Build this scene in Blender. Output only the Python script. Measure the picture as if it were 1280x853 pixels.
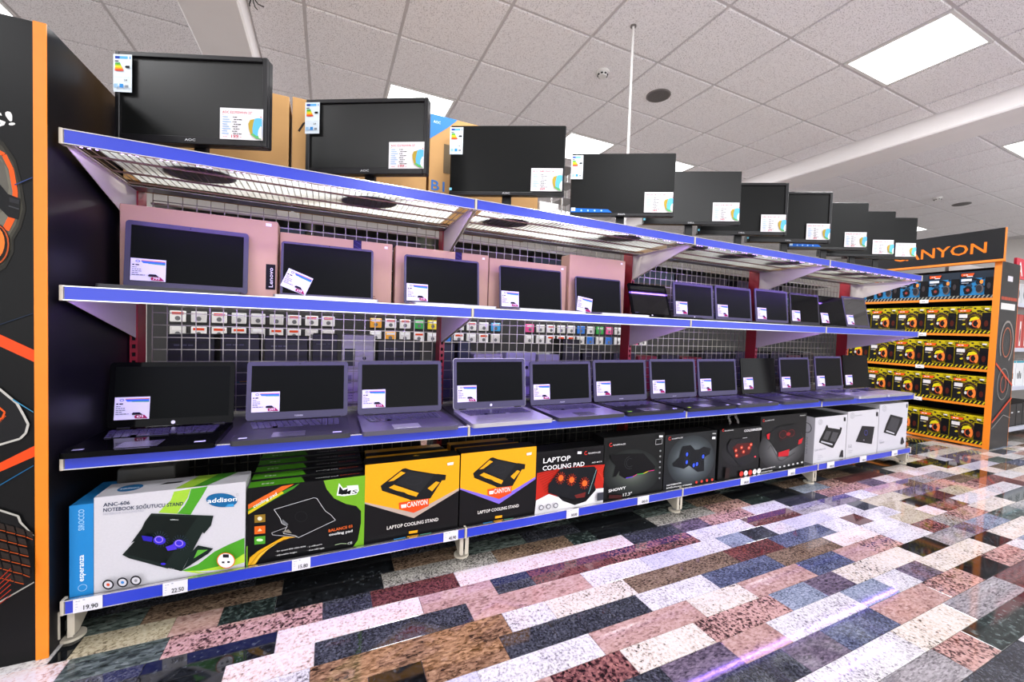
import bpy, math, random
import numpy as np
from mathutils import Matrix, Vector
random.seed(11)
for o in list(bpy.data.objects): bpy.data.objects.remove(o)
SC = bpy.context.scene
COL = SC.collection
PI = math.pi

# ---------------------------------------------------------------- camera, world, exposure
cam = bpy.data.cameras.new('camera'); cam_o = bpy.data.objects.new('camera', cam); COL.objects.link(cam_o)
cam.sensor_width = 36.0; cam.lens = 506.409/1280*36; cam.clip_start = 0.02; cam.clip_end = 100
yaw, pit, rol = .4272, .0329, -.0341
fwd = np.array([math.sin(yaw)*math.cos(pit), math.cos(yaw)*math.cos(pit), -math.sin(pit)])
rt = np.array([math.cos(yaw), -math.sin(yaw), 0]); dn = np.cross(fwd, rt)
c_, s_ = math.cos(rol), math.sin(rol)
r2 = c_*rt+s_*dn; d2 = -s_*rt+c_*dn
M = Matrix([[r2[i], -d2[i], -fwd[i], 0] for i in range(3)]+[[0, 0, 0, 1]])
M.translation = Vector((0, 0, 1.0)); cam_o.matrix_world = M
SC.camera = cam_o
w = bpy.data.worlds.new('world'); SC.world = w; w.use_nodes = True
w.node_tree.nodes['Background'].inputs[0].default_value = (.97, .985, 1, 1)
w.node_tree.nodes['Background'].inputs[1].default_value = 2.0
SC.view_settings.view_transform = 'Standard'; SC.view_settings.look = 'None'
SC.view_settings.exposure = 0.66; SC.view_settings.gamma = 1; SC.view_settings.use_curve_mapping = False
LAMP_W = 31.0      # each ceiling panel
LED_W = 3.0        # each metre-and-a-quarter of LED strip
CEIL = 3.027

# ---------------------------------------------------------------- helpers
def hx(c):
    if not isinstance(c, str): return tuple(c)[:3]
    c = c.lstrip('#')
    if len(c) == 3: c = ''.join(k*2 for k in c)
    v = [int(c[i:i+2], 16)/255 for i in (0, 2, 4)]
    return tuple(k/12.92 if k <= .04045 else ((k+.055)/1.055)**2.4 for k in v)
MATS = {}
def mat(name, col, rough=.5, metal=0, spec=.5, var=.06, scale=30, emit=0, coat=0):
    if name in MATS: return MATS[name]
    m = bpy.data.materials.new(name); m.use_nodes = True; nt = m.node_tree; N = nt.nodes; b = N['Principled BSDF']
    c = hx(col)
    tc = N.new('ShaderNodeTexCoord'); no = N.new('ShaderNodeTexNoise'); no.inputs['Scale'].default_value = scale
    no.inputs['Detail'].default_value = 4
    nt.links.new(tc.outputs['Object'], no.inputs['Vector'])
    mx = N.new('ShaderNodeMix'); mx.data_type = 'RGBA'
    mx.inputs['A'].default_value = (*[k*(1-var) for k in c], 1); mx.inputs['B'].default_value = (*[min(1, k*(1+var)) for k in c], 1)
    nt.links.new(no.outputs['Fac'], mx.inputs['Factor']); nt.links.new(mx.outputs['Result'], b.inputs['Base Color'])
    b.inputs['Roughness'].default_value = rough; b.inputs['Metallic'].default_value = metal
    b.inputs['Specular IOR Level'].default_value = spec; b.inputs['Coat Weight'].default_value = coat
    if emit:
        b.inputs['Emission Color'].default_value = (*c, 1); b.inputs['Emission Strength'].default_value = emit
    MATS[name] = m; return m
def print_mat(name, rough):
    m = bpy.data.materials.new(name); m.use_nodes = True; nt = m.node_tree; N = nt.nodes; b = N['Principled BSDF']
    a = N.new('ShaderNodeAttribute'); a.attribute_name = 'Col'
    no = N.new('ShaderNodeTexNoise'); no.inputs['Scale'].default_value = 60
    mr = N.new('ShaderNodeMapRange'); mr.inputs['To Min'].default_value = .93; mr.inputs['To Max'].default_value = 1.05
    nt.links.new(no.outputs['Fac'], mr.inputs['Value'])
    mx = N.new('ShaderNodeVectorMath'); mx.operation = 'SCALE'
    nt.links.new(a.outputs['Color'], mx.inputs[0]); nt.links.new(mr.outputs['Result'], mx.inputs['Scale'])
    nt.links.new(mx.outputs['Vector'], b.inputs['Base Color'])
    b.inputs['Roughness'].default_value = rough; b.inputs['Specular IOR Level'].default_value = .15
    return m
PRINT = print_mat('printed_ink', .35); PAPER = print_mat('printed_paper', .7)

class MB:
    def __init__(s): s.v = []; s.f = []; s.m = []; s.mats = []
    def mi(s, m):
        if m not in s.mats: s.mats.append(m)
        return s.mats.index(m)
    def add(s, vs, fs, m):
        k = len(s.v); s.v += [tuple(p) for p in vs]; i = s.mi(m)
        for f in fs: s.f.append([a+k for a in f]); s.m.append(i)
        return s
    def box(s, x0, x1, y0, y1, z0, z1, m, T=None):
        vs = [(x, y, z) for z in (z0, z1) for y in (y0, y1) for x in (x0, x1)]
        if T: vs = [T @ Vector(p) for p in vs]
        return s.add(vs, [(0, 2, 3, 1), (4, 5, 7, 6), (0, 1, 5, 4), (2, 6, 7, 3), (0, 4, 6, 2), (1, 3, 7, 5)], m)
    def rbox(s, x0, x1, y0, y1, z0, z1, m, b=.003, T=None):
        X, Y, Z = (x0, x1), (y0, y1), (z0, z1); vs = []; idx = {}
        for i in (0, 1):
            for j in (0, 1):
                for k in (0, 1):
                    for a in range(3):
                        p = [X[i], Y[j], Z[k]]
                        for c, q in enumerate((i, j, k)):
                            if c != a: p[c] += b if q == 0 else -b
                        idx[i, j, k, a] = len(vs); vs.append(p)
        fs = []
        for a in range(3):
            o1, o2 = [c for c in range(3) if c != a]
            for q in (0, 1):
                def g(u, v):
                    t = [0, 0, 0]; t[a] = q; t[o1] = u; t[o2] = v; return idx[t[0], t[1], t[2], a]
                f = [g(0, 0), g(1, 0), g(1, 1), g(0, 1)]
                if (q == 0) ^ (a == 1): f.reverse()
                fs.append(f)
            for u in (0, 1):
                for v in (0, 1):
                    def g(t_, fa):
                        t = [0, 0, 0]; t[a] = t_; t[o1] = u; t[o2] = v; return idx[t[0], t[1], t[2], fa]
                    fs.append([g(0, o1), g(1, o1), g(1, o2), g(0, o2)])
        for i in (0, 1):
            for j in (0, 1):
                for k in (0, 1): fs.append([idx[i, j, k, a] for a in range(3)])
        if T: vs = [T @ Vector(p) for p in vs]
        return s.add(vs, fs, m)
    def prism(s, poly, a, b, axis, m, T=None):
        # poly in the two other axes (in xyz order), extruded from a to b along axis
        n = len(poly); vs = []
        for t in (a, b):
            for p in poly:
                q = list(p); q.insert(axis, t); vs.append(T @ Vector(q) if T else q)
        fs = [list(range(n))[::-1], list(range(n, 2*n))]+[[i, (i+1) % n, n+(i+1) % n, n+i] for i in range(n)]
        return s.add(vs, fs, m)
    def cyl(s, p, q, r, m, n=10, r2=None):
        p, q = Vector(p), Vector(q); d = (q-p).normalized(); r2 = r if r2 is None else r2
        u = d.orthogonal().normalized(); v = d.cross(u); vs = []
        for c, R in ((p, r), (q, r2)):
            for i in range(n):
                t = 2*PI*i/n; vs.append(c+(u*math.cos(t)+v*math.sin(t))*R)
        return s.add(vs, [list(range(n))[::-1], list(range(n, 2*n))]+[[i, (i+1) % n, n+(i+1) % n, n+i] for i in range(n)], m)
    def build(s, name, parent=None, loc=(0, 0, 0), smooth=False):
        me = bpy.data.meshes.new(name); me.from_pydata(s.v, [], s.f)
        for m in s.mats: me.materials.append(m)
        me.polygons.foreach_set('material_index', s.m)
        me.validate(); me.update()
        import bmesh
        bm = bmesh.new(); bm.from_mesh(me); bmesh.ops.recalc_face_normals(bm, faces=bm.faces); bm.to_mesh(me); bm.free()
        o = bpy.data.objects.new(name, me); COL.objects.link(o); o.location = loc
        if parent: o.parent = parent
        return o
def rrect(x0, x1, y0, y1, r, n=4):
    out = []
    for cx, cy, a in ((x1-r, y1-r, 0), (x0+r, y1-r, 90), (x0+r, y0+r, 180), (x1-r, y0+r, 270)):
        for i in range(n+1):
            t = math.radians(a+90*i/n); out.append((cx+r*math.cos(t), cy+r*math.sin(t)))
    return out
def tag(o, label=None, cat=None, group=None, kind=None):
    if label: o['label'] = label
    if cat: o['category'] = cat
    if group: o['group'] = group
    if kind: o['kind'] = kind
    return o
def thing(name, label, cat, loc=(0, 0, 0), rz=0, group=None):
    o = bpy.data.objects.new(name, None); COL.objects.link(o); o.location = loc; o.rotation_euler = (0, 0, rz)
    o.empty_display_size = .05
    return tag(o, label, cat, group)

GLYPH = {}
def glyphs(txt):
    if txt not in GLYPH:
        cu = bpy.data.curves.new('text', 'FONT'); cu.body = txt; cu.resolution_u = 2; cu.offset = .012
        ob = bpy.data.objects.new('text', cu); me = ob.to_mesh()
        vs = [(v.co.x, v.co.y) for v in me.vertices]; fs = [list(p.vertices) for p in me.polygons]
        ob.to_mesh_clear(); bpy.data.objects.remove(ob); bpy.data.curves.remove(cu)
        GLYPH[txt] = (vs, fs)
    return GLYPH[txt]
def homog(src, dst):
    A = []; B = []
    for (x, y), (u, v) in zip(src, dst):
        A.append([x, y, 1, 0, 0, 0, -u*x, -u*y]); B.append(u); A.append([0, 0, 0, x, y, 1, -v*x, -v*y]); B.append(v)
    h = np.linalg.solve(np.array(A, float), np.array(B, float))
    def f(x, y):
        d = h[6]*x+h[7]*y+1; return ((h[0]*x+h[1]*y+h[2])/d, (h[3]*x+h[4]*y+h[5])/d)
    return f
class Canvas:
    """flat print on a face: origin = lower left corner, ux / uy = unit directions, n = outward normal."""
    def __init__(s, o, ux, uy, W, H, quad=None, T=None, step=.00025, base=.0004, clamp=False):
        s.o, s.ux, s.uy = Vector(o), Vector(ux), Vector(uy); s.n = s.ux.cross(s.uy); s.W, s.H = W, H
        s.v = []; s.f = []; s.c = []; s.k = 0; s.T = T; s.step = step; s.base = base
        s.clamp = clamp
        s.q = homog(quad, [(0, H), (W, H), (W, 0), (0, 0)]) if quad else (lambda x, y: (x, y))
    def lay(s, pts, faces, col, raw=False):
        s.k += 1; d = s.base+s.k*s.step; b = len(s.v); c = hx(col)
        for p in pts:
            u, v = p if raw else s.q(*p)
            if s.clamp: u = min(max(u, 0), s.W); v = min(max(v, 0), s.H)
            q = s.o+s.ux*u+s.uy*v+s.n*d
            s.v.append(s.T @ q if s.T else q)
        for f in faces: s.f.append([i+b for i in f]); s.c.append(c)
        return s
    def poly(s, pts, col): return s.lay(pts, [list(range(len(pts)))], col)
    def rect(s, x0, y0, x1, y1, col): return s.poly([(x0, y0), (x1, y0), (x1, y1), (x0, y1)], col)
    def full(s, col): return s.lay([(0, 0), (s.W, 0), (s.W, s.H), (0, s.H)], [[0, 1, 2, 3]], col, True)
    def ell(s, cx, cy, rx, ry, col, n=20): return s.poly([(cx+rx*math.cos(2*PI*i/n), cy+ry*math.sin(2*PI*i/n)) for i in range(n)], col)
    def line(s, pts, w, col):
        P = [s.q(*p) for p in pts]; vs = []; fs = []
        for a, b in zip(P, P[1:]):
            dx, dy = b[0]-a[0], b[1]-a[1]; L = math.hypot(dx, dy) or 1; nx, ny = -dy/L*w/2, dx/L*w/2; k = len(vs)
            vs += [(a[0]+nx, a[1]+ny), (a[0]-nx, a[1]-ny), (b[0]-nx, b[1]-ny), (b[0]+nx, b[1]+ny)]; fs.append([k, k+1, k+2, k+3])
        return s.lay(vs, fs, col, True)
    def ring(s, cx, cy, rx, ry, w, col, a0=0, a1=360, n=20):
        return s.line([(cx+rx*math.cos(math.radians(a0+(a1-a0)*i/n)), cy+ry*math.sin(math.radians(a0+(a1-a0)*i/n))) for i in range(n+1)], w, col)
    def text(s, t, p, q, h, col, shear=0):
        """text from point p to point q along its baseline, cap height h (metres)"""
        vs, fs = glyphs(t)
        if not vs: return s
        x0 = min(v[0] for v in vs); x1 = max(v[0] for v in vs)
        a, b = s.q(*p), s.q(*q); dx, dy = b[0]-a[0], b[1]-a[1]; L = math.hypot(dx, dy); ex, ey = dx/L, dy/L
        k = L/(x1-x0); kh = h/.73
        return s.lay([(a[0]+ex*((x-x0)*k+shear*y*kh)-ey*y*kh, a[1]+ey*((x-x0)*k+shear*y*kh)+ex*y*kh) for x, y in vs], fs, col, True)
    def words(s, x, y, n, h, col, gap=.35, W=None):
        """a line of tiny unreadable print as small bars"""
        R = random.Random(int(x*999+y*777+n)); u = x
        vs = []; fs = []
        for i in range(n):
            L = h*R.uniform(1.2, 4); k = len(vs); vs += [(u, y), (u+L, y), (u+L, y+h), (u, y+h)]; fs.append([k, k+1, k+2, k+3]); u += L+h*gap*2
        return s.lay(vs, fs, col, True)
    def build(s, name='print', parent=None, m=None):
        me = bpy.data.meshes.new(name); me.from_pydata([tuple(p) for p in s.v], [], s.f); me.materials.append(m or PRINT)
        at = me.color_attributes.new('Col', 'FLOAT_COLOR', 'CORNER'); buf = []
        for p, c in zip(me.polygons, s.c): buf += [*c, 1.0]*len(p.vertices)
        at.data.foreach_set('color', buf); me.update()
        o = bpy.data.objects.new(name, me); COL.objects.link(o)
        if parent: o.parent = parent
        return o
ORD = ['first', 'second', 'third', 'fourth', 'fifth', 'sixth', 'seventh', 'eighth', 'ninth', 'tenth', 'eleventh', 'twelfth']

# ---------------------------------------------------------------- materials
M_black = mat('black_plastic', '161518', .38, spec=.3); M_gloss = mat('gloss_black', '050506', .06, spec=.07)
M_matte = mat('matte_screen', '0d0e0e', .36, spec=.4); M_scr = mat('laptop_screen', '060807', .35, spec=.06)
M_bezel = mat('led_tinted_bezel', '302a46', .38); M_dark = mat('dark_grey_plastic', '2b2a30', .5)  # violet cast of the LEDs is painted into the bezel colour
M_silver = mat('silver_plastic', 'b9b7bc', .3, .6); M_mirror = mat('mirror_screen', '0a0a0c', .03, spec=1.0, coat=.6)
M_mdark = mat('dark_screen', '0a0b0b', .36, spec=.16)
M_key = mat('led_tinted_key', '413d55', .22)  # LED violet and its highlights are put into the dark keys' colour
M_card = mat('cardboard', 'b58a55', .85, scale=8, var=.1); M_card2 = mat('pale_cardboard', 'be997e', .85, scale=8, var=.08)
M_steel = mat('zinc_steel', 'a7a5a3', .3, .75, scale=12); M_tray = mat('shelf_tray', '5d5b60', .35, .6, scale=12)
M_cream = mat('cream_enamel', 'c4bbab', .45, scale=6, var=.08)
M_red = mat('red_enamel', '8e1522', .4); M_blue = mat('blue_price_strip', '263abe', .28, scale=5, var=.12)
M_chrome = mat('chrome_lip', 'd8d6d8', .15, .9); M_wire = mat('wire_steel', '9a958c', .3, .8)
M_bwire = mat('bronze_wire', '6d5745', .4, .6)
M_hole = mat('slot_black', '050505', .9)
M_led = mat('led_violet', (.32, .16, 1.0), .5, emit=26); M_ledbar = mat('led_bar', 'c9c3e8', .4)
M_orange = mat('orange_edge', 'e8800e', .45); M_ply = mat('black_laminate', '0c0b10', .42, spec=.25, scale=3, var=.2)
M_shelfply = mat('black_shelf', '0c0c0e', .6)
M_wall = mat('wall_paint', 'cfcac6', .8); M_white = mat('white_plastic', 'e8e6e4', .45)
M_beam = mat('beam_paint', 'f6f2f2', .8, scale=3); M_tbar = mat('ceiling_grid', 'd2cecf', .6); M_lamp = mat('lamp_diffuser', 'ffffff', .5, emit=3.0)
M_grille = mat('speaker_grille', '7c7776', .6)

def film_mat():
    m = bpy.data.materials.new('clear_film'); m.use_nodes = True; nt = m.node_tree; N = nt.nodes; N.clear()
    out = N.new('ShaderNodeOutputMaterial'); tr = N.new('ShaderNodeBsdfTransparent'); tl = N.new('ShaderNodeBsdfTranslucent')
    gl = N.new('ShaderNodeBsdfGlossy'); gl.inputs['Roughness'].default_value = .2
    tl.inputs[0].default_value = (.95, .97, .95, 1); tr.inputs[0].default_value = (.95, .97, .95, 1)
    no = N.new('ShaderNodeTexNoise'); no.inputs['Scale'].default_value = 7; mr = N.new('ShaderNodeMapRange')
    mr.inputs['To Min'].default_value = .45; mr.inputs['To Max'].default_value = .95
    a = N.new('ShaderNodeMixShader'); b = N.new('ShaderNodeMixShader'); b.inputs[0].default_value = .08
    nt.links.new(no.outputs['Fac'], mr.inputs['Value']); nt.links.new(mr.outputs['Result'], a.inputs[0])
    nt.links.new(tr.outputs[0], a.inputs[1]); nt.links.new(tl.outputs[0], a.inputs[2])
    nt.links.new(a.outputs[0], b.inputs[1]); nt.links.new(gl.outputs[0], b.inputs[2]); nt.links.new(b.outputs[0], out.inputs[0])
    return m
M_film = film_mat()

def tile_mat():
    m = bpy.data.materials.new('mineral_tile'); m.use_nodes = True; nt = m.node_tree; N = nt.nodes; b = N['Principled BSDF']
    tc = N.new('ShaderNodeTexCoord'); n1 = N.new('ShaderNodeTexNoise'); n1.inputs['Scale'].default_value = 170; n1.inputs['Detail'].default_value = 2
    n2 = N.new('ShaderNodeTexNoise'); n2.inputs['Scale'].default_value = 3
    r = N.new('ShaderNodeValToRGB'); r.color_ramp.elements[0].position = .36; r.color_ramp.elements[0].color = (*hx('b4aeb0'), 1)
    r.color_ramp.elements[1].position = .43; r.color_ramp.elements[1].color = (*hx('fbf8fa'), 1)
    nt.links.new(tc.outputs['Object'], n1.inputs['Vector']); nt.links.new(tc.outputs['Object'], n2.inputs['Vector'])
    nt.links.new(n1.outputs['Fac'], r.inputs[0]); nt.links.new(r.outputs[0], b.inputs['Base Color'])
    bp = N.new('ShaderNodeBump'); bp.inputs['Strength'].default_value = .25; bp.inputs['Distance'].default_value = .002
    nt.links.new(n1.outputs['Fac'], bp.inputs['Height']); nt.links.new(bp.outputs[0], b.inputs['Normal'])
    b.inputs['Roughness'].default_value = .9
    return m
M_tile = tile_mat()

def granite(name, cols, pos, scale=70, streak=1.0, rot=0, vein=None):
    scale *= 1.35
    m = bpy.data.materials.new('granite_'+name); m.use_nodes = True; nt = m.node_tree; N = nt.nodes; b = N['Principled BSDF']
    tc = N.new('ShaderNodeTexCoord'); mp = N.new('ShaderNodeMapping'); mp.inputs['Scale'].default_value = (1, streak, 1)
    mp.inputs['Rotation'].default_value = (0, 0, rot)
    no = N.new('ShaderNodeTexNoise'); no.inputs['Scale'].default_value = scale; no.inputs['Detail'].default_value = 5; no.inputs['Roughness'].default_value = .6
    nt.links.new(tc.outputs['Object'], mp.inputs[0]); nt.links.new(mp.outputs[0], no.inputs['Vector'])
    vo = N.new('ShaderNodeTexVoronoi'); vo.inputs['Scale'].default_value = scale*1.6
    nt.links.new(mp.outputs[0], vo.inputs['Vector'])
    big = N.new('ShaderNodeTexNoise'); big.inputs['Scale'].default_value = 7; big.inputs['Detail'].default_value = 3
    nt.links.new(mp.outputs[0], big.inputs['Vector'])
    m1 = N.new('ShaderNodeMix'); m1.data_type = 'FLOAT'; m1.inputs[0].default_value = .3
    bw = N.new('ShaderNodeRGBToBW'); nt.links.new(vo.outputs['Color'], bw.inputs[0])
    nt.links.new(no.outputs['Fac'], m1.inputs[2]); nt.links.new(bw.outputs[0], m1.inputs[3])
    m2 = N.new('ShaderNodeMix'); m2.data_type = 'FLOAT'; m2.inputs[0].default_value = .25
    nt.links.new(m1.outputs[0], m2.inputs[2]); nt.links.new(big.outputs['Fac'], m2.inputs[3])
    r = N.new('ShaderNodeValToRGB'); r.color_ramp.elements.remove(r.color_ramp.elements[1])
    for i, (c, p) in enumerate(zip(cols, pos)):
        e = r.color_ramp.elements[0] if i == 0 else r.color_ramp.elements.new(p)
        v = hx(c); g_ = sum(v)/3; e.position = p; e.color = (*[(k*.72+g_*.28)*(.80-.24*g_) for k in v], 1)
    nt.links.new(m2.outputs[0], r.inputs[0]); nt.links.new(r.outputs[0], b.inputs['Base Color'])
    b.inputs['Roughness'].default_value = .055; b.inputs['Specular IOR Level'].default_value = .55
    return m
G = dict(
 W=granite('white', ['5c565a', 'b4acae', 'e8e2e0', 'fcfaf8'], [.34, .42, .51, .66], 80),
 O=granite('peach_white', ['7d655e', 'e0b8a4', 'f2e0d6', 'f7f0ea'], [.33, .41, .50, .62], 70),
 C=granite('cream', ['3c3634', 'c9b7a0', 'ecdcc6', 'f6ece0'], [.36, .42, .50, .62], 70),
 P=granite('pink_speckle', ['2c2020', '6a4440', 'c08a7c', 'dca898'], [.38, .44, .50, .62], 60),
 D=granite('red_black', ['1c1214', '4a2226', '8a4c48', 'b06a5e'], [.40, .46, .53, .64], 55),
 R=granite('dark_red', ['2a1212', '4e2222', '6e3330', '84443c'], [.34, .44, .52, .64], 70),
 K=granite('black', ['0a0b0c', '15171a', '22262a', '5a6468'], [.38, .48, .60, .72], 45),
 G=granite('dark_green', ['0e1413', '1c2725', '33423e', '6c7d78'], [.38, .47, .56, .70], 45),
 g=granite('grey_green', ['1c2320', '39453f', '58665e', '7f8c82'], [.34, .44, .54, .68], 22, 2.5, .5),
 N=granite('charcoal', ['17181d', '27292f', '3c3e48', '62656f'], [.34, .44, .54, .68], 80),
 n=granite('navy', ['22263a', '383f58', '565f7e', '868da6'], [.34, .44, .54, .68], 60, 1.6),
 U=granite('blue_grey', ['3a4250', '687488', '8e9aae', 'b8c0ce'], [.34, .44, .54, .68], 60, 1.8),
 V=granite('violet_brown', ['2c2430', '4e4152', '6e5c70', '8e7a8c'], [.34, .44, .54, .68], 35, 2.5, .8),
 L=granite('lavender', ['8a8496', 'b4aec0', 'd2ccda', 'e8e4ec'], [.33, .43, .52, .66], 75),
 T=granite('tan_pink', ['6e4c42', 'a8786a', 'c49484', 'd6aea0'], [.33, .43, .52, .68], 40, 1.8, .5),
 B=granite('brown', ['2c2018', '5c4430', '80654a', 'a08468'], [.36, .45, .53, .66], 55, 2.2, .3),
 X=granite('orange_brown', ['2e1e14', '6c4828', '966a40', 'bc8c5c'], [.36, .45, .53, .66], 32, 2.4, -.5),
 Y=granite('yellow_beige', ['4a4030', '9c8c68', 'c4b48c', 'd8cca8'], [.34, .42, .50, .66], 70),
 s=granite('salt_pepper', ['2a2826', '6e6a64', 'a09a90', 'c8c2b8'], [.37, .45, .52, .64], 85),
 S=granite('streaked_grey', ['4c4648', '7a7274', '9e9696', 'c0b8b8'], [.33, .43, .53, .68], 30, 4, .35))

# ---------------------------------------------------------------- floor
XW0, XW1, YW0, YW1 = -5.0, 12.0, -4.0, 8.5
f = MB().box(XW0, XW1, YW0, YW1, -.06, -.0035, mat('tile_joint_mortar', '6e6a68', .8)); floor = f.build('floor'); tag(floor, kind='structure')
ROWS = ['-0.71K -0.67Y -0.44T -0.31G -0.15K 0.21s 0.68B 1.06G 1.20K 1.57s 2.00P', '-0.66g -0.43P -0.00N 0.16R 0.48O 1.33N 1.65V 1.85P 2.20W',
 '-0.62N -0.46K -0.13O 0.32T 0.60N 0.76R 1.16D 1.66W 2.06R', '-0.52K -0.25O -0.02N 0.47T 0.96W 1.27L 1.57W 1.75U 1.92N 2.10W 2.25L 2.58W',
 '-0.46T -0.18W -0.03X 0.57W 0.74C 1.10B 1.68R 2.00n 2.42W', '-0.31W -0.12X 0.12K 0.27X 0.52N 0.70N 0.93N 1.08W 1.43n 1.84B 2.28O 2.61W',
 '-0.35K 0.00L 0.41W 0.80T 1.24C 1.52T 1.90n 2.18T 2.38P 2.61W', '-0.14W 0.27T 0.60D 0.85C 1.17P 1.57U 1.79V 1.99C 2.54K 2.81S',
 '0.00R 0.39N 0.92V 1.18T 1.41W 1.86U 2.10W 2.28V 2.46C 3.02K', '0.13P 0.68N 1.34V 1.55n 1.86T 2.25P 2.56K 2.82P',
 '0.25T 0.77W 1.78C 2.16S 2.63R', '0.34C 0.77P 1.48S 1.81P 2.02G 2.52K', '0.42W 1.05P 1.72N 2.15W']
PITCH = .0957; Y_TOP = 1.6457
tiles = []
rr = random.Random(5)
KINDS = 'WWWWWOCPPDRRKKGgNNnUVLTTTBXYsS'
for k in range(-60, 45):
    y1 = Y_TOP-PITCH*k; y0 = y1-PITCH
    if y0 < YW0 or y1 > YW1: continue
    ent = []
    if 0 <= k < len(ROWS):
        for t in ROWS[k].split(): ent.append((float(t[:-1]), t[-1]))
        # row k lies between Y_TOP-k*PITCH and one pitch nearer; entries give left edges, right edge of one is left edge of next
        lst = [(float(t[:-1]), t[-1]) for t in ROWS[k].split()]
        seq = []; x = lst[0][0]
        pre = x
        while pre > -1.6:
            L = rr.choice((.18, .3, .4, .5)); seq.insert(0, (pre-L, pre, rr.choice('WOW' if k < 3 else KINDS))); pre -= L
        edges = [a for a, _ in lst]
        for i in range(len(lst)-1): seq.append((edges[i], edges[i+1], lst[i][1]))
        L = rr.choice((.2, .3, .4)); seq.append((edges[-1], edges[-1]+L, lst[-1][1])); x = edges[-1]+L
    else:
        seq = []; x = -2.2+rr.uniform(0, .4)
    kinds = 'KGKNKgB' if -5 <= k <= -1 else KINDS  # dark stone under the shelving stands in for the shade there
    last = seq[-1][2] if seq else ''
    lim = 9.5 if 0 <= y0 <= 3.2 else 5
    while x < lim:
        L = rr.choice((.15, .2, .3, .3, .4, .5)); kk = kinds if x < 4.2 else KINDS; c = rr.choice(kk)
        while c == last: c = rr.choice(kk)
        seq.append((x, x+L, c)); x += L; last = c
    for a, b_, c in seq: tiles.append((a, b_, y0, y1, c))
def in_view(t):
    x, y = (t[0]+t[1])/2, (t[2]+t[3])/2
    zc = (Vector((x, y, -1.0)) @ Vector(fwd)); 
    if zc < .3: return 1e9
    u = abs(Vector((x, y, -1.0)) @ Vector(r2))/zc; v = (Vector((x, y, -1.0)) @ Vector(d2))/zc
    if u > 1.3 or v > .87: return 5e8+zc
    if 1.75 < y < 3 and x < 5: return 1e6+zc      # hidden under the shelving
    return zc*zc/(t[1]-t[0])
tiles.sort(key=in_view)
gap = .0006
rest = MB()
for i, (a, b_, y0, y1, c) in enumerate(tiles):
    if i < 300:
        tl = MB(); tl.rbox(a+gap, b_-gap, y0+gap, y1-gap, -.01, 0, G[c], .0008)
        tl.build('granite_tile', floor)
    else: rest.box(a+gap, b_-gap, y0+gap, y1-gap, -.01, 0, G[c])
o = rest.build('granite_tiles', floor); o['kind'] = 'stuff'

# ---------------------------------------------------------------- ceiling, beams, walls
BZ = 2.865
c = MB().box(XW0, XW1, YW0, YW1, CEIL+.008, CEIL+.1, M_tbar); ceil = c.build('ceiling'); tag(ceil, kind='structure')
lights_at = []
def is_light(x, y):
    for lx, ly in LIGHTS:
        if abs(x-lx) < .2 and abs(y-ly) < .2: return True
    return False
LIGHTS = [(.423, -3.59), (3.423, -3.59), (.423, -1.19), (3.423, -1.19), (.423, 1.211), (3.423, 1.211), (.423, 3.611), (3.423, 3.611), (2.223, 3.611), (.423, 6.011), (3.423, 6.011),
          (6.23, 1.211), (6.23, 3.611), (6.23, -1.19), (9.23, 1.211), (9.23, 3.611), (-2.58, 3.611), (-2.58, 1.211), (-2.58, -1.19), (-3.18+.6, 6.011)]
ct = []
for j in range(-11, 11):
    y = 2.411+.6*j-.6*0
    if y < YW0 or y+.6 > YW1: continue
    for i in range(-8, 21):
        x = -.177+.6*i
        if i <= -2: x = -.18-1.2+.6*(i+2)  # beyond the left beam
        if i >= 9: x = 5.33-.3+.6*(i-8)-.0
        if x < XW0 or x+.6 > XW1: continue
        ct.append((x, y))
for lx, ly in LIGHTS:
    pass
def clip_tile(x, y):
    x0, x1 = x, x+.6
    for b0, b1 in ((-.853, -.512), (4.9, 5.3)):
        if x0 < b0 < x1 and x1 > b0: x1 = b0
        elif b0 <= x0 < b1: x0 = min(b1, x1)
    return x0, x1
ct2 = []
for x, y in ct:
    if is_light(x, y): continue
    x0, x1 = clip_tile(x, y)
    if x1-x0 < .05: continue
    ct2.append((x0, x1, y))
ct2.sort(key=lambda t: (0 if t[2] > -.5 else 50)+abs(t[0]-1.5)+abs(t[2]-2.5)*.8+(30 if t[0] < -2.6 and t[2] < 3 else 0))
rest = MB()
for i, (x0, x1, y) in enumerate(ct2):
    if i < 300: MB().rbox(x0+.011, x1-.011, y+.011, y+.589, CEIL-.002, CEIL+.012, M_tile, .003).build('ceiling_tile', ceil)
    else: rest.box(x0+.011, x1-.011, y+.011, y+.589, CEIL-.002, CEIL+.012, M_tile)
if rest.v: rest.build('ceiling_tiles', ceil)['kind'] = 'stuff'
# ledges carrying the beams
for n, (b0, b1) in enumerate(((-.853, -.512), (4.9, 5.3)), 1):
    tr = MB().rbox(b0, b1, YW0+.001, YW1-.001, BZ, CEIL+.02, M_beam, .012).build(f'trim_{n}'); tag(tr, kind='structure')
for n, a in dict(left=(XW0-.1, XW0, YW0, YW1), right=(XW1, XW1+.1, YW0, YW1), back=(XW0, XW1, YW1, YW1+.1)).items():
    tag(MB().box(*a, -.06, CEIL+.1, M_wall).build('wall_'+n), kind='structure')
# unseen front wall: openings added between sill, piers and lintel to brighten the ceiling
fw = MB().box(XW0, XW1, YW0-.1, YW0, -.06, .3, M_wall); fw.box(XW0, XW1, YW0-.1, YW0, 2.8, CEIL+.1, M_wall)
for x in (XW0, -.9, 3.2, 7.4, XW1-.2): fw.box(x, x+.2, YW0-.1, YW0, .3, 2.8, M_wall)
tag(fw.build('wall_front'), kind='structure')
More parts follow.
